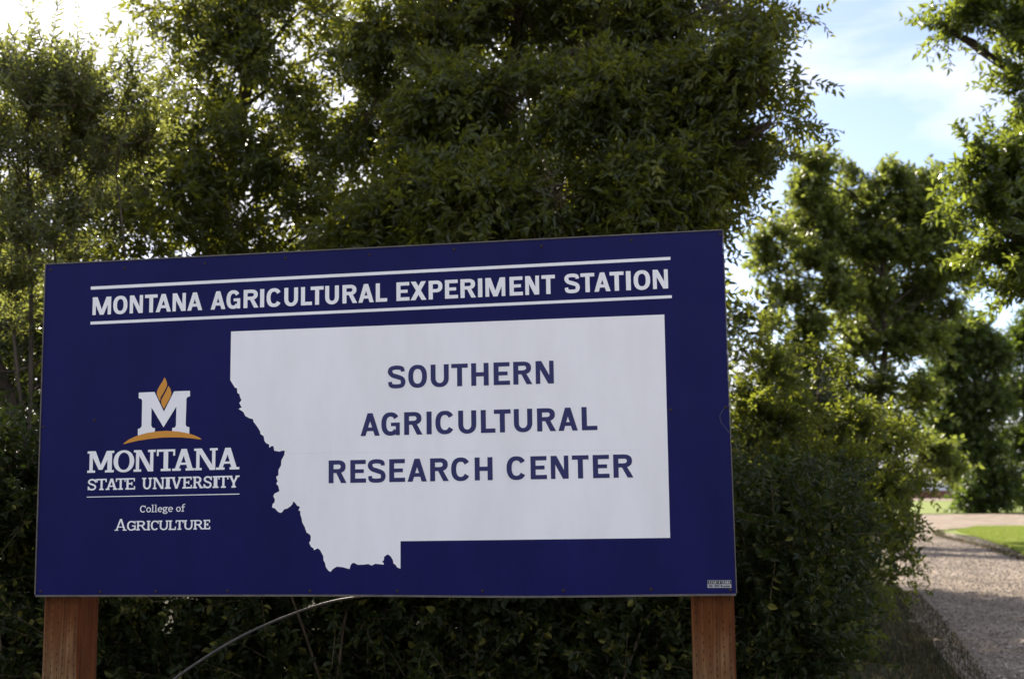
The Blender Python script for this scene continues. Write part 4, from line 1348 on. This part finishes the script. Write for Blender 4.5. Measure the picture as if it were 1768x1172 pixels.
hedge("hedge", "dark leafy hedge filling the space under and behind the blue board", -4.2, 1.75, 6.6, 7.9, lambda x: 1.75 + .12 * math.sin(x * 3.1) + (.22 if x < -2.0 else -.1), 7200, 301, L_HEDGE, .050, .032)
b = at(1370, 848, 8.6); b.z = 0
ts_ = thing("rounded_shrub", "dense dark blue green shrub standing just right of the sign's right post", "shrub", b)
cls = CL([(x, y, 8.2 + .3 * ((x + y) % 3), 42, 42, 46) for y in (850, 905, 965, 1025, 1085, 1145, 1200) for x in range(1262, 1440 + int(40 * math.sin((y - 830) / 110)), 44)] +
         [(x, y, 9.2, 46, 46, 30) for y in (860, 940, 1020, 1100) for x in (1270, 1340, 1410)])
wood(ts_, [b, b + Vector((.03, .0, .5)), b + Vector((0, .05, 1.2))], .035, .012, cls[::6], 310, r_limb=.018)
print("shrub", crown(ts_, cls, 311, L_BLUE, 'simple', .046, .028, .3, 8, 3, up=.4, droop=.25, flat_=.3, twig_r=.0025, tint_amt=.22))

# --- yellow green bush between shrub and road
b = Vector((4.0, 14.0, 0))
t5 = thing("leafy_bush", "tall yellow green bush with drooping side branches at the edge of the gravel drive", "bush", b)
cl5 = CL([(1330, 640, 12.6, 50, 40, 30), (1400, 690, 12.8, 60, 60, 46), (1340, 730, 12.4, 60, 50, 44), (1290, 700, 12.4, 40, 40, 22), (1470, 740, 13, 60, 50, 44), (1540, 770, 13.4, 50, 40, 36), (1440, 810, 12.6, 70, 50, 55),
          (1350, 820, 12.2, 70, 50, 40), (1530, 850, 13.2, 60, 45, 46), (1580, 830, 13.6, 34, 34, 22), (1570, 880, 13.6, 30, 26, 16), (1480, 900, 12.8, 70, 50, 52), (1400, 920, 12.4, 70, 60, 50), (1550, 930, 13.3, 40, 30, 18), (1570, 960, 13.4, 24, 24, 8),
          (1470, 990, 12.6, 60, 45, 36), (1530, 1000, 13.0, 30, 26, 10), (1410, 1030, 12.4, 60, 50, 36), (1460, 1060, 12.6, 45, 30, 18), (1330, 960, 12.6, 60, 80, 40), (1310, 590, 12.8, 22, 24, 8), (1420, 620, 12.8, 25, 26, 10), (1460, 1105, 12.0, 50, 30, 34), (1400, 1100, 12.4, 60, 40, 30), (1400, 1150, 11.4, 60, 40, 30), (1330, 1080, 12.4, 60, 50, 30)], 1.8, .22)
wood(t5, [b, Vector((3.9, 13.9, .8)), Vector((3.6, 13.6, 1.6)), Vector((3.4, 13.4, 2.3))], .05, .02, cl5, 141, r_limb=.03)
print("bush", crown(t5, cl5, 142, L_BUSH, 'simple', .062, .034, .42, 8, 3, up=.3, droop=.5, gap=.15, gap_len=.6))

# --- tree in the middle distance
b = at(1455, 848, 36); b.z = 0
t6 = thing("broad_tree", "broad olive green tree beyond the bush, alone at middle distance", "tree", b)
cl6 = CL([(1410, 300, 35, 34, 28, 40), (1395, 350, 35, 36, 30, 40), (1430, 390, 35, 34, 34, 40), (1540, 320, 36, 32, 28, 40), (1500, 360, 36, 36, 34, 46), (1570, 370, 36, 34, 34, 42), (1600, 350, 36, 20, 22, 18),
          (1480, 430, 36, 55, 40, 90), (1560, 440, 36, 55, 40, 90), (1630, 410, 36, 38, 30, 46), (1660, 450, 36, 22, 22, 18), (1410, 460, 35, 50, 36, 60), (1350, 520, 35, 55, 30, 56), (1440, 520, 35, 50, 36, 70), (1520, 520, 36, 55, 40, 90),
          (1600, 510, 36, 45, 34, 64), (1640, 545, 36, 24, 20, 18), (1320, 560, 35, 34, 24, 26), (1400, 580, 35, 45, 30, 46), (1480, 600, 36, 50, 34, 66), (1560, 600, 36, 45, 34, 60), (1610, 600, 36, 28, 28, 22),
          (1440, 660, 36, 45, 36, 50), (1520, 680, 36, 40, 36, 34), (1590, 690, 36, 38, 40, 40), (1560, 760, 36, 40, 34, 36), (1610, 790, 37, 40, 30, 36), (1640, 820, 37, 24, 16, 14), (1460, 740, 36, 50, 50, 60), (1330, 460, 35, 40, 34, 30), (1340, 420, 35, 40, 34, 30), (1370, 640, 35, 50, 40, 50), (1340, 720, 35, 60, 50, 50), (1420, 800, 36, 60, 50, 60), (1520, 520, 37.5, 110, 90, 160), (1440, 370, 37, 60, 50, 60), (1480, 300, 36.5, 40, 30, 30), (1620, 400, 37, 60, 50, 60), (1650, 480, 37, 60, 50, 60), (1600, 330, 36.5, 40, 34, 30), (1390, 400, 36, 60, 50, 60), (1540, 420, 37.5, 90, 60, 110), (1580, 580, 37.5, 60, 60, 70)], 2.1, .25)
wood(t6, [b, at(1490, 780, 36), at(1515, 700, 36), at(1530, 600, 36), at(1525, 480, 36), at(1515, 360, 36)], .17, .05, cl6, 151, r_limb=.05)
print("mid", crown(t6, cl6, 152, L_FAR, 'simple', .17, .10, .75, 7, 3, up=.7, droop=.15, gap=.15, gap_len=1.6, detail=False, twig_r=.01))

# --- dark trees beyond the cross road
def far_tree(label, px, Y, clumps, seed, mat, name="round_tree", leaf=.26):
    b = at(px, 848, Y); b.z = 0
    t = thing(name, label, "tree", b)
    cl = CL(clumps, 3.4, .2)
    wood(t, [b, b + Vector((.1, 0, 2.0)), b + Vector((-.1, 0, 5))], .3, .12, cl, seed, r_limb=.1)
    crown(t, cl, seed + 1, mat, 'simple', leaf, leaf * .6, 1.2, 7, 3, up=.3, droop=.3, gap=.05, gap_len=2.5, detail=False, twig_r=.012)
far_tree("dark round tree beyond the cross road, left one of the pair", 1690, 80,
         [(1670, 580, 80, 40, 34, 70), (1635, 600, 80, 34, 30, 50), (1620, 660, 80, 34, 34, 50), (1625, 740, 80, 34, 34, 50), (1650, 640, 80, 38, 34, 70), (1710, 620, 80, 40, 36, 80), (1640, 700, 80, 38, 34, 60), (1700, 700, 80, 50, 40, 110), (1690, 780, 80, 50, 40, 110), (1660, 760, 80, 34, 30, 50), (1720, 840, 80, 45, 36, 80), (1690, 860, 80, 28, 24, 36), (1670, 862, 79, 18, 16, 20)],
         401, L_MID)
far_tree("dark round tree at the photo's right edge beyond the cross road", 1780, 84,
         [(1760, 600, 84, 34, 34, 60), (1800, 570, 84, 50, 50, 80), (1760, 680, 84, 40, 40, 80), (1830, 680, 84, 60, 60, 90), (1765, 770, 84, 40, 40, 80), (1830, 790, 84, 60, 60, 90), (1762, 850, 84, 30, 28, 46)],
         411, L_MID)
far_tree("small light green tree in front of the white building, its trunk on the far lawn", 1655, 150,
         [(1650, 800, 150, 22, 16, 50), (1670, 780, 150, 24, 20, 50), (1630, 815, 150, 20, 12, 40), (1615, 790, 150, 26, 20, 50), (1655, 826, 150, 16, 8, 20)], 421, L_FAR, "small_tree", .3)

# --- big tree whose branches enter from the right
b = Vector((9.6, 15.5, 0))
t7 = thing("roadside_tree", "big bright green tree with glossy leaves reaching in from the photo's right edge", "tree", b)
cl7 = CL([(1678, 25, 14, 40, 24, 30), (1638, 50, 14, 26, 20, 12), (1728, 30, 14, 50, 40, 46), (1793, 60, 14, 50, 60, 60), (1768, 160, 14, 36, 50, 40), (1793, 240, 14, 40, 50, 50), (1728, 290, 13.8, 44, 34, 44), (1678, 270, 13.8, 22, 20, 10),
          (1768, 330, 14, 50, 50, 60), (1708, 350, 13.8, 40, 36, 36), (1668, 320, 13.8, 18, 16, 6), (1793, 410, 14, 40, 44, 46), (1728, 400, 13.8, 34, 26, 24), (1790, 490, 14, 20, 24, 12), (1768, 455, 14, 20, 20, 10),
          (1755, 505, 14, 30, 26, 20), (1710, 440, 14, 30, 26, 20), (1765, 450, 14, 40, 34, 30), (1860, 60, 14.5, 90, 90, 90), (1870, 240, 14.5, 90, 90, 90), (1880, 400, 14.6, 90, 80, 70), (1820, -120, 14.6, 140, 100, 90), (2040, 40, 15.5, 150, 150, 90), (2050, 280, 15.5, 150, 140, 80), (2000, -260, 15.5, 200, 120, 70), (1718, -60, 14.2, 90, 50, 46)], 1.5)
wood(t7, [b, Vector((9.5, 15.4, 2)), Vector((9.3, 15.3, 4.5)), Vector((9.2, 15.3, 8))], .3, .1, cl7, 161, r_limb=.05)
print("road", crown(t7, cl7, 162, L_BRIGHT, 'simple', .10, .044, .55, 9, 3, up=.25, droop=.4, gap=.2, gap_len=.8))

# ------------------------------------------------------------------ white building far behind
bx = Vector((74, 200, 0))
bl = thing("farm_building", "long low white building with a red brown base far beyond the lawn", "building", bx)
mw = simple("white_siding", (0.62, 0.63, 0.68), 0.7)
mr = simple("red_brown_base", (0.16, 0.06, 0.045), 0.8)
mroof = simple("grey_metal_roof", (0.25, 0.24, 0.24), 0.5)
mwin = simple("dark_window_glass", (0.03, 0.035, 0.045), 0.15, 0.6)
W2 = 16
a = Acc(); a.box((-W2, -4, 1.2), (W2, 4, 4.2)); a.build("wall", bl, mw)
a = Acc(); a.box((-W2 - .05, -4.08, 0), (W2 + .05, 4.08, 1.2)); a.build("base_course", bl, mr)
a = Acc()
a.V = [(-W2 - .6, -4.8, 4.2), (W2 + .6, -4.8, 4.2), (W2 + .6, 4.8, 4.2), (-W2 - .6, 4.8, 4.2), (-W2 - .6, 0, 6.4), (W2 + .6, 0, 6.4)]
a.F = [(0, 1, 5, 4), (2, 3, 4, 5), (0, 4, 3), (1, 2, 5), (0, 3, 2, 1)]
a.build("roof", bl, mroof)
for i in range(8):
    x = -W2 + 2.2 + i * 4
    a = Acc(); a.box((x, -4.06, 2.0), (x + 1.3, -4.003, 3.5)); wdw = a.build("window", bl, mwin)
    a = Acc()
    for lo, hi in (((x - .1, -4.10, 1.9), (x, -4.003, 3.6)), ((x + 1.3, -4.10, 1.9), (x + 1.4, -4.003, 3.6)), ((x, -4.10, 3.5), (x + 1.3, -4.003, 3.6)), ((x, -4.10, 1.9), (x + 1.3, -4.003, 2.0))):
        a.box(lo, hi)
    a.build("window_frame", wdw, mw)
